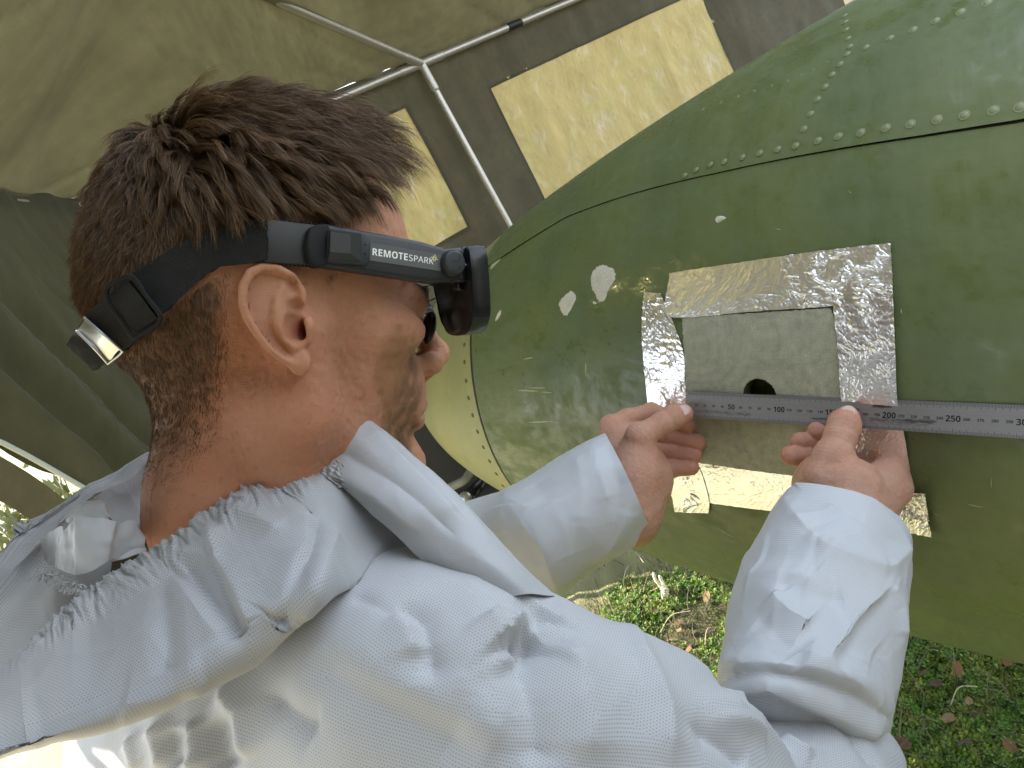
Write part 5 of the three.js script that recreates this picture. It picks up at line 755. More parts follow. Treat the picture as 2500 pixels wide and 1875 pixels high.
    for (let s = 0; s < seg; s++) { const tt = s / seg, p = pts[s].clone().addScaledVector(d, len / seg); pts.push(p); d.addScaledVector(n, -hug * tt / seg * 2.2).addScaledVector(fl, 1.0 / seg).addScaledVector(sd, (bend + wv * Math.cos(ph + tt * 6)) / seg).normalize(); }
    guides.push({ root, pts, tone: 0.7 + 0.6 * r(), n });
  }
  const cell = new Map(), key3 = (i, j, k) => (i + 100) * 1000000 + (j + 100) * 1000 + (k + 200), gk = (p) => key3(Math.floor(p.x / 0.012), Math.floor(p.y / 0.012), Math.floor(p.z / 0.012)); guides.forEach((g) => { const k = gk(g.root); if (!cell.has(k)) cell.set(k, []); cell.get(k).push(g); });
  const nearest = (p) => { let b = 1e9, o = null; for (let i = -1; i <= 1; i++) for (let j = -1; j <= 1; j++) for (let k = -1; k <= 1; k++) for (const g of cell.get(key3(Math.floor(p.x / 0.012) + i, Math.floor(p.y / 0.012) + j, Math.floor(p.z / 0.012) + k)) ?? []) { const d = g.root.distanceToSquared(p); if (d < b) { b = d; o = g; } } return o; };
  const N = 54000;
  for (let k = 0; k < N; k++) {
    const [root, n, x, y, z] = sample(); let L = lenAt(x, y, z) * (0.7 + 0.4 * r()); { const q2 = PX(root), a = strapY(q2[0]); if (a && q2[1] > a[0] - 30 && q2[1] < a[1] + 6) { if (q2[1] > a[0] - 4) continue; L = Math.min(L, 6); } } if (L < 1.5) L = 1.5; const long = smooth(14, 30, L);
    const g = L > 13 ? nearest(root) : null;
    if (g && r() < 0.92) {
      const off = root.clone().sub(g.root), b = P0.length / 3, seg = 9, cl = 0.40 + 0.3 * r(), scl = 0.75 + 0.35 * r(), jit = V(r() - 0.5, r() - 0.5, r() - 0.5), wd = 0.00012 + 0.00006 * r(); const tone = (0.6 + 0.6 * r()) * (0.5 + 0.5 * g.tone) * (r() < 0.1 ? 1.9 : 1); const fly = r() < 0.10 ? 0.012 : 0.0028; let prev = null;
      for (let s = 0; s <= seg; s++) { const t = s / seg, p = g.root.clone().lerp(g.pts[s], scl).addScaledVector(off, 1 - cl * t * (2 - t)).addScaledVector(jit, fly * t * t); const d = prev ? p.clone().sub(prev).normalize() : n; t1.copy(jit).addScaledVector(d, -jit.dot(d)).normalize(); t2.crossVectors(d, t1); const w = wd * (1 - 0.8 * t * t * t); for (let q = 0; q < 3; q++) { const a = q * 2.0944, nx = t1.x * Math.cos(a) + t2.x * Math.sin(a), ny = t1.y * Math.cos(a) + t2.y * Math.sin(a), nz = t1.z * Math.cos(a) + t2.z * Math.sin(a); P0.push(p.x + nx * w, p.y + ny * w, p.z + nz * w); NN.push(nx, ny, nz); const h = tone * (0.75 + 0.7 * t); CC.push(0.14 * h, 0.080 * h, 0.037 * h); } if (s < seg) for (let q = 0; q < 3; q++) { const a = b + s * 3 + q, c = b + s * 3 + (q + 1) % 3; II.push(a, c, a + 3, c, c + 3, a + 3); } prev = p; }
      continue;
    }
    if (L > 13) L = 9 + 6 * r();
    const fl = flowAt(root, n, x, y, 0), f2 = 120, c2 = V(N3(root.x * f2, root.y * f2, root.z * f2 + 5), N3(root.x * f2 + 3, root.y * f2, root.z * f2), N3(root.x * f2, root.y * f2 + 7, root.z * f2)), rr = V(r() - 0.5, r() - 0.5, r() - 0.5);
    const dir = fl.clone().addScaledVector(n, 0.34 + 0.2 * r()).addScaledVector(c2, 0.2).addScaledVector(rr, 0.35).normalize(), tone = (0.6 + 0.7 * r()) * (1 + 0.15 * c2.x) * (r() < 0.12 ? 1.8 : 1);
    strand(root.addScaledVector(n, -0.0006), dir, L / 1000, 0.00010 + 0.00004 * r(), c2.multiplyScalar(0.6).addScaledVector(rr, 0.4), L > 8 ? 4 : 2, [0.13 * tone, 0.077 * tone, 0.038 * tone], 0.5, fl.clone().multiplyScalar(0.8).addScaledVector(down, 0.25));
  }
  // brows and lashes
  for (let k = 0; k < 260; k++) { const s = k % 2 ? 1 : -1, t = r(), root = fromHead(lerp(94, 84, t) - 1, 30 + 4 * Math.sin(t * 2.6) + 3 * (r() - 0.5), s * lerp(14, 44, t)); strand(root, HX.clone().multiplyScalar(0.6).addScaledVector(HZ, s * 0.9).addScaledVector(HY, 0.4 * (r() - 0.3)).normalize(), 0.008, 0.00014, V(), 3, [0.05, 0.03, 0.015], 0, V()); }
  for (let k = 0; k < 70; k++) { const s = k % 2 ? 1 : -1, t = r(), root = fromHead(95.5 - 5 * Math.abs(t - 0.4), 13, s * lerp(24, 42, t)); strand(root, HX.clone().addScaledVector(HZ, s * 0.4 * t).addScaledVector(HY, 0.1).normalize(), 0.008, 0.00012, HY.clone().multiplyScalar(0.7), 4, [0.02, 0.014, 0.01], 0, V()); }
  const g = new THREE.BufferGeometry(); const off = []; g.setAttribute('position', new THREE.Float32BufferAttribute(P0, 3)); g.setAttribute('normal', new THREE.Float32BufferAttribute(NN, 3)); g.setAttribute('color', new THREE.Float32BufferAttribute(CC, 3)); g.setIndex(II);
  const m = part('hair', g, MS({ vertexColors: true, roughness: 0.42 }), person, 'tousled brown hair, long on top and cropped at the sides'); 
  // the head mesh was moved to the group's axes when it became a part; the strands were grown from the unmoved one
}
// ---------------------------------------------------------------- smart glasses on an elastic strap
{
  const A = P(647, 592, 0.437), Bk = P(1104, 643, 0.508); const ex = Bk.clone().sub(A).normalize(), ey = HY.clone().addScaledVector(ex, -HY.dot(ex)).normalize(), n = ex.clone().cross(ey).normalize();
  const sg = thing('smart_glasses', 'black smart glasses with a wide elastic head strap, worn by the man', 'smart glasses', A.clone());
  const onArm = (x, y, off = 0) => { const d = P(x, y, 1), k = A.clone().addScaledVector(n, off).dot(n) / d.dot(n); return d.multiplyScalar(k); };
  const uv2 = (x, y, off = 0) => { const p = onArm(x, y, off).sub(A); return [p.dot(ex), p.dot(ey)]; };
  const plate = (pts, z0, depth, bevel, curve = 12) => { const sh = new THREE.Shape(); pts.forEach(([x, y], i) => { const q = uv2(x, y, z0); i ? sh.lineTo(...q) : sh.moveTo(...q); }); const g = new THREE.ExtrudeGeometry(sh, { depth: depth - 2 * bevel, bevelEnabled: bevel > 0, bevelThickness: bevel, bevelSize: bevel, bevelOffset: -bevel, bevelSegments: 3, steps: 1 }); g.translate(0, 0, z0 - depth + bevel); const m = frameMatrix(A, ex, ey, n); g.applyMatrix4(m); return toCreasedNormals(g, 0.6); };
  const roundPoly = (pts, r) => { const o = [], L = pts.length; for (let i = 0; i < L; i++) { const p = pts[i], a = pts[(i + L - 1) % L], b = pts[(i + 1) % L]; const da = Math.hypot(a[0] - p[0], a[1] - p[1]), db = Math.hypot(b[0] - p[0], b[1] - p[1]); for (let k = 0; k <= 4; k++) { const t = k / 4, ra = Math.min(r, da / 2), rb = Math.min(r, db / 2); const p0 = [p[0] + (a[0] - p[0]) * ra / da, p[1] + (a[1] - p[1]) * ra / da], p2 = [p[0] + (b[0] - p[0]) * rb / db, p[1] + (b[1] - p[1]) * rb / db]; o.push([(1 - t) ** 2 * p0[0] + 2 * t * (1 - t) * p[0] + t * t * p2[0], (1 - t) ** 2 * p0[1] + 2 * t * (1 - t) * p[1] + t * t * p2[1]]); } } return o; };
  const plastic = MS({ color: rgb(0.026, 0.029, 0.032), roughness: 0.40, bumpMap: rep(grainTex, 40), bumpScale: 0.00006 }), gloss = MS({ color: rgb(0.012, 0.013, 0.015), roughness: 0.25 }), rubber = MS({ color: rgb(0.008, 0.008, 0.009), roughness: 0.75 });
  const twill = dataTex(128, (u, v) => 0.5 + 0.5 * Math.sin((u * 0 + v * 8 + u * 8) * 6.2832)), twillC = dataTex(128, (u, v) => { const k = 0.55 + 0.4 * (0.5 + 0.5 * Math.sin((v * 8 + u * 8) * 6.2832)); return [k, k, k]; }, true);
  const strapMat = MS({ color: rgb(0.020, 0.019, 0.018), roughness: 0.85, map: rep(twillC, 1 / 0.008, 1 / 0.016), bumpMap: rep(twill, 1 / 0.008, 1 / 0.016), bumpScale: 0.0004, side: DS });
  part('temple_plate', plate(roundPoly([[638, 533], [800, 552], [802, 650], [646, 640]], 5), 0.0005, 0.003, 0.0005), MS({ color: rgb(0.030, 0.033, 0.032), roughness: 0.4 }), sg);
  { const teeth = []; for (let i = 0; i < 9; i++) { const t = i / 8; for (const [a, b] of [[[690, 540], [768, 550]], [[690, 644], [768, 650]]]) { const c = onArm(lerp(a[0], b[0], t), lerp(a[1], b[1], t), -0.0008); const s = new THREE.SphereGeometry(0.0010, 8, 6); s.translate(c.x, c.y, c.z); teeth.push(s); } } part('serration', merge(teeth), rubber, sg); }
  part('temple_arm', plate(roundPoly([[776, 548], [792, 544], [1023, 587], [1062, 598], [1090, 606], [1160, 600], [1162, 684], [1048, 687], [1011, 683], [785, 649], [768, 630], [766, 570]], 12), 0.0045, 0.011, 0.0022), plastic, sg);
  part('sleeve_joint', plate(roundPoly([[768, 549], [802, 545], [808, 560], [808, 620], [800, 650], [778, 653], [757, 640], [749, 600], [755, 562]], 10), 0.0056, 0.010, 0.0016), rubber, sg);
  const bx = part('button_box', plate(roundPoly([[801, 554], [892, 569], [905, 580], [904, 640], [894, 649], [799, 641]], 9), 0.0062, 0.004, 0.0008), plastic, sg);
  { // pyramid-shaped pad with a flat face
    const q = [[803, 558], [882, 570], [884, 640], [801, 634]].map(([x, y]) => onArm(x, y, 0.0062)), t = [[807, 566], [855, 572], [857, 619], [806, 615]].map(([x, y]) => onArm(x, y, 0.0105)), pos = []; const tri = (a, b, c) => pos.push(a, b, c); for (let i = 0; i < 4; i++) { const j = (i + 1) % 4; tri(q[i], t[i], q[j]); tri(t[i], t[j], q[j]); } tri(t[0], t[3], t[1]); tri(t[1], t[3], t[2]); const g = new THREE.BufferGeometry().setFromPoints(pos); g.computeVertexNormals(); g.setAttribute('uv', new THREE.Float32BufferAttribute(new Float32Array(pos.length * 2), 2)); part('touch_pad', g, MS({ color: rgb(0.035, 0.036, 0.036), roughness: 0.42, side: DS }), bx);
    const dots = [[892, 597], [892, 619]].map(([x, y]) => { const s = new THREE.SphereGeometry(0.0005, 8, 6), c = onArm(x, y, 0.0062); s.translate(c.x, c.y, c.z); return s; }); part('microphone_hole', merge(dots), rubber, bx);
  }
  { // printed label
    const cv = document.createElement('canvas'); cv.width = 1024; cv.height = 236; const c = cv.getContext('2d'); c.fillStyle = '#5b5d58'; c.fillRect(0, 0, 1024, 236);
    for (let i = 0; i < 260; i++) { c.fillStyle = `rgba(${rnd() < 0.5 ? '70,72,70' : '125,124,112'},0.12)`; c.fillRect(rnd() * 1024, rnd() * 236, 30 + rnd() * 120, 2 + rnd() * 5); }
    c.fillStyle = '#f6f6f0'; c.textBaseline = 'alphabetic'; const put = (s, f, x, w) => { c.font = f; const m = c.measureText(s).width; c.save(); c.translate(x, 158); c.scale(w / m, 1.25); c.fillText(s, 0, 0); c.restore(); }; put('REMOTE', 'bold 104px sans-serif', 22, 512); put('SPARK', '92px sans-serif', 538, 370);
    c.strokeStyle = '#f0e9a8'; c.lineWidth = 9; for (let i = 0; i < 8; i++) { const a = i * Math.PI / 4 + 0.2, l = i % 2 ? 40 : 54; c.beginPath(); c.moveTo(918 + 12 * Math.cos(a), 70 + 12 * Math.sin(a)); c.lineTo(918 + l * Math.cos(a), 70 + l * Math.sin(a)); c.stroke(); }
    const t = new THREE.CanvasTexture(cv); t.colorSpace = THREE.SRGBColorSpace; const [a, b, d, e] = [[904, 592], [1078, 621], [1076, 662], [903, 636]].map(([x, y]) => onArm(x, y, 0.0049)); const g = new THREE.BufferGeometry(); g.setAttribute('position', new THREE.Float32BufferAttribute([a, b, d, e].flatMap((v) => [v.x, v.y, v.z]), 3)); g.setAttribute('uv', new THREE.Float32BufferAttribute([0, 1, 1, 1, 1, 0, 0, 0], 2)); g.setIndex([0, 3, 1, 1, 3, 2]); g.computeVertexNormals(); part('printed_label', g, MS({ map: t, roughness: 0.5, side: DS }), sg);
  }
  { // turning knob
    const c = onArm(1104, 643, 0.006), m = frameMatrix(c, ex, n, ey.clone().negate()); const k = new THREE.LatheGeometry([[0, 0.0042], [0.0062, 0.0042], [0.0072, 0.0036], [0.0078, 0.0024], [0.0080, -0.002]].map(([x, y]) => new THREE.Vector2(x, y)).reverse(), 40); k.applyMatrix4(m); const kn = part('knob', k, plastic, sg); const arcs = []; for (const s of [1, -1]) { const a = new THREE.TorusGeometry(0.0040, 0.00022, 6, 30, 2.4); a.rotateX(Math.PI / 2); a.rotateY(s > 0 ? 0.4 : 0.4); a.scale(1, 1, 0.55); a.translate(-0.0012, 0.00425, s * 0.0030); a.applyMatrix4(m); arcs.push(a); } part('knob_mark', merge(arcs), rubber, kn);
    const tr = [[1133, 640], [1140, 646], [1133, 652]].map(([x, y]) => onArm(x, y, 0.0049)); const tg = new THREE.BufferGeometry().setFromPoints([tr[0], tr[2], tr[1]]); tg.computeVertexNormals(); part('knob_arrow', tg, MS({ color: rgb(0.75, 0.75, 0.72), side: DS }), sg);
  }
  part('hinge', plate(roundPoly([[1128, 602], [1172, 598], [1176, 690], [1120, 686]], 5), 0.0048, 0.016, 0.0012), gloss, sg);
  part('hinge_pin', tube([onArm(1152, 606, 0.0044), onArm(1152, 644, 0.0044), onArm(1152, 682, 0.0044)], 0.0013, 6, 12), gloss, sg);
  part('latch', plate(roundPoly([[1116, 684], [1148, 684], [1149, 704], [1138, 711], [1118, 706]], 6), -0.002, 0.006, 0.001), gloss, sg);
  // front: visor frame and two dark lenses
  const V0 = P(1181, 648, 0.513), fm = frameMatrix(V0, HZ.clone().negate(), HY, HX);
  const out = [[-0.002, 0.0085], [0.004, 0.0122], [0.03, 0.0135], [0.08, 0.0140], [0.13, 0.0135], [0.156, 0.0122], [0.162, 0.0085], [0.162, -0.020], [0.155, -0.034], [0.140, -0.0415], [0.120, -0.0415], [0.105, -0.034], [0.099, -0.014], [0.092, -0.006], [0.068, -0.006], [0.061, -0.014], [0.056, -0.032], [0.046, -0.0408], [0.017, -0.0415], [0.003, -0.0350], [-0.001, -0.020]];
  const shp = (pts) => { const s = new THREE.Shape(); s.moveTo(...pts[0]); for (let i = 1; i <= 90; i++) { const q = crv(pts.map(([x, y]) => V(x, y, 0)), i / 90, true); s.lineTo(q.x, q.y); } return s; };
  const inset = (pts, d) => { const L = pts.length; return pts.map((p, i) => { const a = pts[(i + L - 1) % L], b = pts[(i + 1) % L], tx = b[0] - a[0], ty = b[1] - a[1], l = Math.hypot(tx, ty); return [p[0] - ty / l * -d * -1, p[1] + tx / l * -d]; }); };
  const bow = (g) => { const p = g.attributes.position; for (let i = 0; i < p.count; i++) { const l = p.getX(i); p.setZ(i, p.getZ(i) + 0.009 * (1 - ((l - 0.08) / 0.08) ** 2) - 0.009 * 0 ); } g.computeVertexNormals(); return g; };
  const ringS = shp(out), hole = shp(inset(out, 0.0028)); ringS.holes.push(hole);
  const ring = bow(new THREE.ExtrudeGeometry(ringS, { depth: 0.0105, bevelEnabled: true, bevelThickness: 0.0012, bevelSize: 0.0010, bevelOffset: -0.001, bevelSegments: 2 }).translate(0, 0, -0.010)); ring.applyMatrix4(fm); part('visor_frame', toCreasedNormals(ring, 0.5), gloss, sg);
  const lens = bow(new THREE.ExtrudeGeometry(shp(inset(out, 0.0024)), { depth: 0.0022, bevelEnabled: false }).translate(0, 0, -0.0034)); lens.applyMatrix4(fm); part('lens', toCreasedNormals(lens, 0.5), MP({ color: rgb(0.005, 0.004, 0.004), roughness: 0.1, specularIntensity: 0.8 }), sg);
  const ob = new RoundedBoxGeometry(0.142, 0.015, 0.016, 3, 0.003); ob.translate(0.08, 0.0045, -0.019); ob.applyMatrix4(fm); part('optics_block', ob, rubber, sg);
  // nose pads on a metal bridge
  for (const s of [1, -1]) { const c = fromHead(106, -2, 15 * s); const g = new THREE.SphereGeometry(1, 18, 14); g.scale(0.0045, 0.012, 0.0062); g.applyMatrix4(frameMatrix(c, HX, HY.clone().addScaledVector(HX, 0.25).normalize(), HZ)); part('nose_pad', g, MS({ color: rgb(0.01, 0.01, 0.011), roughness: 0.3 }), sg); }
  const silver = MS({ color: rgb(0.62, 0.62, 0.60), metalness: 0.9, roughness: 0.3 });
  const br = []; for (const k of [0, 1, 2, 3]) br.push(tube([P(1017 + 8 * k, 715 - 4 * k, 0.565), P(1024 + 7 * k, 732, 0.565), P(1034 + 6 * k, 756, 0.567)], 0.0005, 5, 6)); br.push(tube([P(1022, 738, 0.562), P(1044, 736, 0.564)], 0.0009, 2, 6), tube([P(1026, 756, 0.562), P(1050, 752, 0.564)], 0.0011, 2, 6), tube([P(1030, 764, 0.562), P(1058, 758, 0.565)], 0.0008, 2, 6)); part('bridge', merge(br), silver, sg);
  // strap, slider and metal clasp
  const T = [[652, 536, 0.4365], [600, 538, 0.4345], [529, 556, 0.4315], [470, 580, 0.4285], [416, 608, 0.427], [329, 664, 0.427], [252, 725, 0.434], [204, 782, 0.444], [168, 830, 0.455], [162, 842, 0.462], [172, 836, 0.470], [215, 800, 0.480]], Bt = [[654, 632, 0.4365], [600, 645, 0.4345], [535, 652, 0.4315], [488, 684, 0.4285], [446, 722, 0.427], [391, 771, 0.427], [330, 832, 0.434], [280, 872, 0.444], [234, 902, 0.455], [228, 906, 0.462], [236, 898, 0.470], [262, 872, 0.480]];
  const st = patch([T, T.map((q, i) => [lerp(q[0], Bt[i][0], 0.5), lerp(q[1], Bt[i][1], 0.5), q[2] - 0.0008]), Bt].map(px3), 160, 24); { const k = 12 * 161 + 40; if (st.n[k].dot(st.p[k]) > 0) st.flip(); }
  st.displace((p, u, v) => 0.0008 * Math.exp(-(((u - 0.13) / 0.03) ** 2)) - 0.001 * Math.exp(-(((u - 0.16) / 0.02) ** 2)) + 0.0004 * N2(u * 12, v * 4)); const sp = part('strap', st.geometry({ thick: 0.0018 }), strapMat, sg);
  const over = patch([[[372, 742, 0.4235], [312, 682, 0.4235], [262, 712, 0.4275]], [[390, 770, 0.4228], [345, 745, 0.4215], [292, 765, 0.4255]], [[388, 776, 0.4235], [374, 795, 0.4235], [326, 816, 0.4285]]].map(px3), 40, 40); void over;
  const ov = patch([[[314, 686, 0.4235], [268, 718, 0.428]], [[350, 732, 0.4215], [300, 766, 0.426]], [[384, 778, 0.4235], [330, 812, 0.428]]].map(px3), 30, 30); { const k = 15 * 31 + 15; if (ov.n[k].dot(ov.p[k]) > 0) ov.flip(); } part('strap_end', ov.geometry({ thick: 0.0018 }), strapMat, sg);
  part('slider', tube(px3([[262, 704, 0.4265], [290, 684, 0.424], [322, 676, 0.4225], [356, 722, 0.4225], [392, 772, 0.4225], [386, 790, 0.424], [352, 812, 0.4265], [328, 824, 0.428], [300, 788, 0.428], [266, 738, 0.428]]), 0.0013, 90, 10, true), MS({ color: rgb(0.006, 0.006, 0.006), roughness: 0.8 }), sg);
  const cl = patch([[[208, 778, 0.441], [190, 806, 0.446]], [[252, 820, 0.437], [232, 848, 0.443]], [[297, 858, 0.441], [266, 886, 0.447]]].map(px3), 24, 24); { const k = 12 * 25 + 12; if (cl.n[k].dot(cl.p[k]) > 0) cl.flip(); } part('metal_clasp', cl.geometry({ thick: 0.0012 }), MS({ color: rgb(0.75, 0.73, 0.68), metalness: 1, roughness: 0.3, bumpMap: rep(grainTex, 30), bumpScale: 0.0001 }), sg);
  part('clasp_edge', merge([tube(px3([[206, 776, 0.440], [254, 818, 0.4355], [300, 858, 0.440]]), 0.0008, 12, 8), tube(px3([[188, 808, 0.445], [230, 850, 0.442], [264, 888, 0.4465]]), 0.0008, 12, 8), tube(px3([[300, 858, 0.440], [290, 868, 0.442], [264, 888, 0.446]]), 0.0008, 8, 8)]), silver, sg);
}
// ---------------------------------------------------------------- what lies about: moss, leaves, cord, dark equipment, shrubs outside
{
  const r = mulberry(5); const groundAt = (x, y) => { const d = dirW(x, y); let t = (0 - camera.position.y) / d.y; const p = camera.position.clone().addScaledVector(d, t); for (let i = 0; i < 3; i++) { t = (groundH(p.x, p.z) - camera.position.y) / d.y; p.copy(camera.position).addScaledVector(d, t); } return p; };
  // moss: thousands of tiny leafy sprigs
  const sprig = (() => { const g = []; for (let k = 0; k < 9; k++) { const a = k * 2.4, h = 0.35 + 0.65 * k / 9, l = new THREE.PlaneGeometry(0.34, 0.9, 1, 2); const p = l.attributes.position; for (let i = 0; i < p.count; i++) { const y = p.getY(i) + 0.45; p.setXYZ(i, p.getX(i) * (1 - Math.abs(y - 0.4) * 1.0), y * 0.62, y * y * 0.35); } l.rotateX(0.75 - 0.45 * h); l.rotateY(a); l.translate(0, h * 0.42, 0); l.computeVertexNormals(); g.push(l); } return merge(g); })();
  const blade = (() => { const l = new THREE.PlaneGeometry(0.05, 1, 1, 4), p = l.attributes.position; for (let i = 0; i < p.count; i++) { const y = p.getY(i) + 0.5; p.setXYZ(i, p.getX(i) * (1 - y * 0.8), y * (1 - 0.25 * y), 0.5 * y * y); } l.computeVertexNormals(); return l; })();
  const leafMat = MP({ color: rgb(1, 1, 1), roughness: 0.7, side: DS, transmission: 0.35, thickness: 0 });
  const scatter = (name, geo, n, area, place, tone, label) => {
    const im = new THREE.InstancedMesh(geo, leafMat, n), m = new THREE.Matrix4(), q = new THREE.Quaternion(), c = new THREE.Color(); let k = 0, tries = 0;
    while (k < n && tries++ < n * 6) { const [p, s] = place(); if (!p) continue; q.setFromEuler(new THREE.Euler((r() - 0.5) * 0.9, r() * 6.28, (r() - 0.5) * 0.9)); m.compose(p, q, V(s, s * (0.7 + 0.6 * r()), s)); im.setMatrixAt(k, m); const t = tone(p); im.setColorAt(k, c.setRGB(...t)); k++; }
    im.count = k; im.name = numbered(name); tag(im, label, name, undefined, 'stuff'); im.receiveShadow = im.castShadow = true; scene.add(im);
  };
  const c0 = groundAt(2150, 1700), c1 = groundAt(1600, 1480);
  const bare = groundAt(1440, 1370), mossy = (p) => smooth(-0.25, 0.35, fbm(p.x * 2.3 + 3, 1, p.z * 2.3, 3) + 0.55 * smooth(0.75, 0.2, p.distanceTo(c0)) - 0.75 * smooth(0.5, 0.22, p.distanceTo(bare)));
  const near = () => { const t = r() < 0.72; const p = (t ? c0 : c1).clone().add(V((r() - 0.5) * 1.5, 0, (r() - 0.5) * 1.5)); p.y = groundH(p.x, p.z); return p; };
  scatter('moss', sprig, 100000, 0, () => { const p = near(); return r() < mossy(p) ? [p, 0.009 + 0.010 * r()] : [null]; }, (p) => { const k = 0.55 + 0.8 * r(), b = 0.5 + 0.5 * N2(p.x * 14, p.z * 14); return [0.20 * k * (0.7 + 0.6 * b), 0.32 * k, 0.030 * k]; }, 'bright green moss covering the ground below the aircraft nose');
  scatter('grass', blade, 9000, 0, () => { const p = near(); return r() < 1.15 - smooth(0.4, 0.2, p.distanceTo(bare)) ? [p, 0.03 + 0.05 * r()] : [null]; }, () => { const k = 0.5 + 0.9 * r(); return r() < 0.55 ? [0.20 * k, 0.155 * k, 0.075 * k] : [0.08 * k, 0.12 * k, 0.03 * k]; }, 'thin dry grass blades scattered in the moss');
  // dead birch leaves
  const leafGeo = (k) => { const n = 14, pos = [0, 0, 0], idx = []; for (let i = 0; i < n; i++) { const a = i / n * 6.2832, rr = 0.5 * (0.75 + 0.25 * Math.cos(a)) * (1 + 0.07 * (i % 2)), x = rr * Math.cos(a) * 1.25, z = rr * Math.sin(a) * 0.85; pos.push(x, 0.12 * Math.sin(x * 3 + k) + 0.25 * z * z * (k % 2 ? 1 : -0.6) + 0.05 * Math.sin(i * 2.1 + k), z); } for (let i = 0; i < n; i++) idx.push(0, 1 + (i + 1) % n, 1 + i); const g = new THREE.BufferGeometry(); g.setAttribute('position', new THREE.Float32BufferAttribute(pos, 3)); g.setIndex(idx); g.computeVertexNormals(); return g; };
  const LG = [0, 1, 2, 3].map(leafGeo), LM = [[0.25, 0.12, 0.045], [0.15, 0.085, 0.038], [0.30, 0.19, 0.09], [0.09, 0.055, 0.028]].map((c) => MP({ color: rgb(...c), roughness: 0.75, side: DS, transmission: 0.2, thickness: 0 }));
  const spots = [[2350, 1668], [2300, 1690], [2380, 1745], [2270, 1670], [2470, 1640], [2400, 1770], [2330, 1775], [2210, 1838], [2480, 1850], [2360, 1840], [2420, 1600], [1668, 1540], [1612, 1490], [1610, 1515], [1670, 1560], [1640, 1600], [1690, 1610], [1740, 1560], [1610, 1460], [1770, 1500], [1720, 1640], [1660, 1470], [1735, 1470]];
  const tones = ['reddish', 'dark brown', 'pale tan', 'almost black'], ord = ['topmost', 'second from the top', 'third from the top', 'fourth from the top', 'fifth from the top', 'sixth from the top', 'seventh from the top', 'eighth from the top'], seen = {};
  spots.map((q, i) => [...q, i]).sort((u, v) => u[1] - v[1]).forEach(([x, y, i]) => { const p = groundAt(x, y), tone = tones[(i * 7) % 4], right = x > 2000, key = tone + right; const n = seen[key] = (seen[key] ?? -1) + 1; const m = new THREE.Mesh(LG[i % 4], LM[(i * 7) % 4]); m.name = numbered('dead_leaf'); m.position.copy(p).add(V(0, 0.020 + 0.008 * r(), 0)); m.rotation.set((r() - 0.5) * 0.9, r() * 6.28, (r() - 0.5) * 0.9); m.scale.setScalar(0.017 + 0.013 * r()); tag(m, ord[n] + ' of ' + tone + ' leaves ' + (right ? 'right of the elbow' : 'between the sleeves'), 'leaf', 'dead leaves on the moss'); scene.add(m); });
  // straw stalks that can be told apart
  [[[1620, 1560], [1700, 1520], 0.006], [[1730, 1590], [1765, 1560], 0.004], [[2330, 1745], [2400, 1715], 0.01], [[1560, 1370], [1585, 1400], 0.003]].forEach(([a, b], i) => { const A = groundAt(...a).add(V(0, 0.02, 0)), B = groundAt(...b).add(V(0, 0.035, 0)), M = A.clone().lerp(B, 0.5).add(V(0, 0.02, 0)); const m = new THREE.Mesh(tube([A, M, B].map((v) => v.clone().sub(A)), 0.0011, 10, 6), MS({ color: rgb(0.5, 0.42, 0.26), roughness: 0.8 })); m.name = numbered('straw_stalk'); m.position.copy(A); tag(m, ['pale straw stalk lying on the ground between the two white sleeves', 'short straw stalk beside the near white sleeve', 'thin white straw arching over the moss right of the elbow', 'straw stalk on bare soil above the white cord'][i], 'straw'); scene.add(m); });
  // knotted white cord
  { const B = groundAt(1622, 1450).add(V(0, 0.02, 0)), cb = toCam(B), D = -cb.z - 0.02, t = thing('knotted_cord', 'short knotted white cord lying on the soil under the aircraft nose', 'cord', cb); const m = MS({ color: rgb(0.75, 0.68, 0.5), roughness: 0.85, bumpMap: rep(grainTex, 60), bumpScale: 0.0006 }); const z = (x, y, d = 0) => P(1350 + 0.2713 * x, 1300 + 0.2713 * y, D + d);
    part('cord_end', tube([z(905, 375), z(925, 430), z(985, 500)], 0.0042, 10, 10), m, t); part('cord_end', tube([z(960, 395, 0.01), z(985, 450, 0.01), z(1005, 500)], 0.004, 10, 10), m, t);
    const w = []; for (let i = 0; i < 7; i++) { const c = z(lerp(1005, 1012, i / 6), lerp(510, 640, i / 6)); const g = new THREE.TorusGeometry(0.0075 - 0.0003 * i, 0.0034, 8, 18); g.scale(1, 1, 1.1); g.rotateX(Math.PI / 2 - 0.25); g.rotateZ(0.12 * Math.sin(i)); g.translate(c.x, c.y, c.z); w.push(g); } const core = tube([z(990, 490), z(1010, 570), z(1012, 640)], 0.0068, 8, 12); w.push(core); part('wrapping', merge(w), m, t); }
  // dark equipment that stands behind the nose
  { const base = P(1120, 1180, 1.55), t = thing('equipment_case', 'black case with a bent grey handle, standing in the dark below the nose', 'case', base); const blk = MS({ color: rgb(0.006, 0.007, 0.010), roughness: 0.5 }), gry = MS({ color: rgb(0.32, 0.31, 0.27), roughness: 0.5 });
    const q = new THREE.Quaternion().setFromUnitVectors(V(0, 1, 0), UPC), b = new RoundedBoxGeometry(0.34, 0.50, 0.30, 4, 0.04); b.applyQuaternion(q); b.translate(...P(1010, 1090, 1.72).toArray()); part('case_body', b, blk, t); const b2 = new RoundedBoxGeometry(0.30, 0.20, 0.26, 4, 0.03); b2.applyQuaternion(q); b2.translate(...P(1170, 1270, 1.70).toArray()); part('case_lid', b2, MS({ color: rgb(0.035, 0.035, 0.032), roughness: 0.5 }), t);
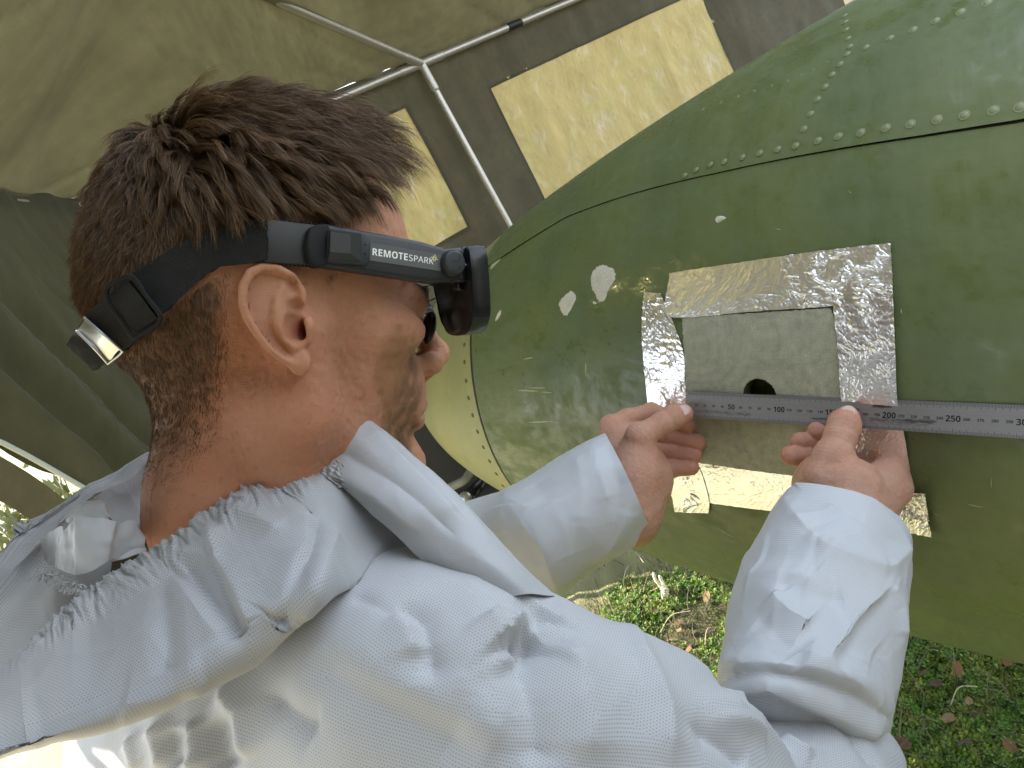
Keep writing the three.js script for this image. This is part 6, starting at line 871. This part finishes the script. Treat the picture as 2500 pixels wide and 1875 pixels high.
    const z6b = (x, y, d) => P(950 + 0.211 * x, 950 + 0.211 * y, d); part('handle', tube([z6b(680, 1150, 1.49), z6b(760, 1110, 1.49), z6b(860, 1060, 1.49), z6b(920, 990, 1.50), z6b(960, 920, 1.52)], 0.008, 24, 10), gry, t); part('strut', tube([z6b(900, 1240, 1.5), z6b(970, 1150, 1.5), z6b(1040, 1080, 1.52)], 0.006, 12, 10), blk, t); part('strut', tube([z6b(1000, 1230, 1.5), z6b(1060, 1150, 1.5), z6b(1090, 1100, 1.52)], 0.005, 12, 10), blk, t); const k = new THREE.SphereGeometry(0.012, 16, 10); k.translate(...z6b(880, 1260, 1.48).toArray()); part('catch', k, MS({ color: rgb(0.5, 0.5, 0.48), metalness: 0.6, roughness: 0.3 }), t); }
  // shrubs out in the sun, left of the tent
  const leafT = (() => { const l = new THREE.PlaneGeometry(0.5, 1, 1, 2), p = l.attributes.position; for (let i = 0; i < p.count; i++) { const y = p.getY(i) + 0.5; p.setXYZ(i, p.getX(i) * (1 - Math.abs(y - 0.45) * 1.6), y, 0.2 * y * y); } l.computeVertexNormals(); return l; })();
  const shrub = (px, py, d, R, n, tone, label) => { const b = P(px, py, d), w = toWorld(b); w.y = groundH(w.x, w.z); const g = new THREE.Group(); g.name = numbered('shrub'); g.position.copy(w); tag(g, label, 'shrub'); scene.add(g); const gs = [], m = new THREE.Matrix4(), q = new THREE.Quaternion();
    for (let i = 0; i < n; i++) { const a = r() * 6.28, h = Math.pow(r(), 0.8), rr = R * Math.sqrt(r()) * (0.4 + 0.6 * Math.sin(h * 2.6)) * (0.8 + 0.35 * N2(a * 1.2, h * 4)); const l = leafT.clone(); q.setFromEuler(new THREE.Euler(r() * 2 - 1, r() * 6.28, r() * 2 - 1)); const s = 0.04 + 0.05 * r(); m.compose(V(rr * Math.cos(a), 0.05 + h * R * 1.5, rr * Math.sin(a)), q, V(s, s, s)); l.applyMatrix4(m); gs.push(l); }
    const f = new THREE.Mesh(merge(gs), MP({ color: rgb(...tone), roughness: 0.7, side: DS, transmission: 0.4, thickness: 0 })); f.name = 'foliage'; f.castShadow = f.receiveShadow = true; g.add(f); const st = []; for (let i = 0; i < 7; i++) { const a = i * 0.9; st.push(tube([V(0, 0, 0), V(0.2 * R * Math.cos(a), R * 0.6, 0.2 * R * Math.sin(a)), V(0.5 * R * Math.cos(a), R * 1.2, 0.5 * R * Math.sin(a))], 0.012, 8, 6)); } const s = new THREE.Mesh(merge(st), MS({ color: rgb(0.12, 0.08, 0.05), roughness: 0.9 })); s.name = 'stem'; g.add(s); };
  shrub(90, 1260, 5.0, 0.42, 900, [0.11, 0.12, 0.03], 'yellowish sunlit shrub outside the tent, behind the raised hem');
  shrub(-150, 1250, 6.5, 0.7, 1100, [0.09, 0.12, 0.03], 'green sunlit shrub outside the tent at the far left edge');
}
scene.traverse((o) => { if (o.isMesh && o.name !== 'sky') { o.castShadow = true; o.receiveShadow = true; } });
renderer.render(scene, camera);
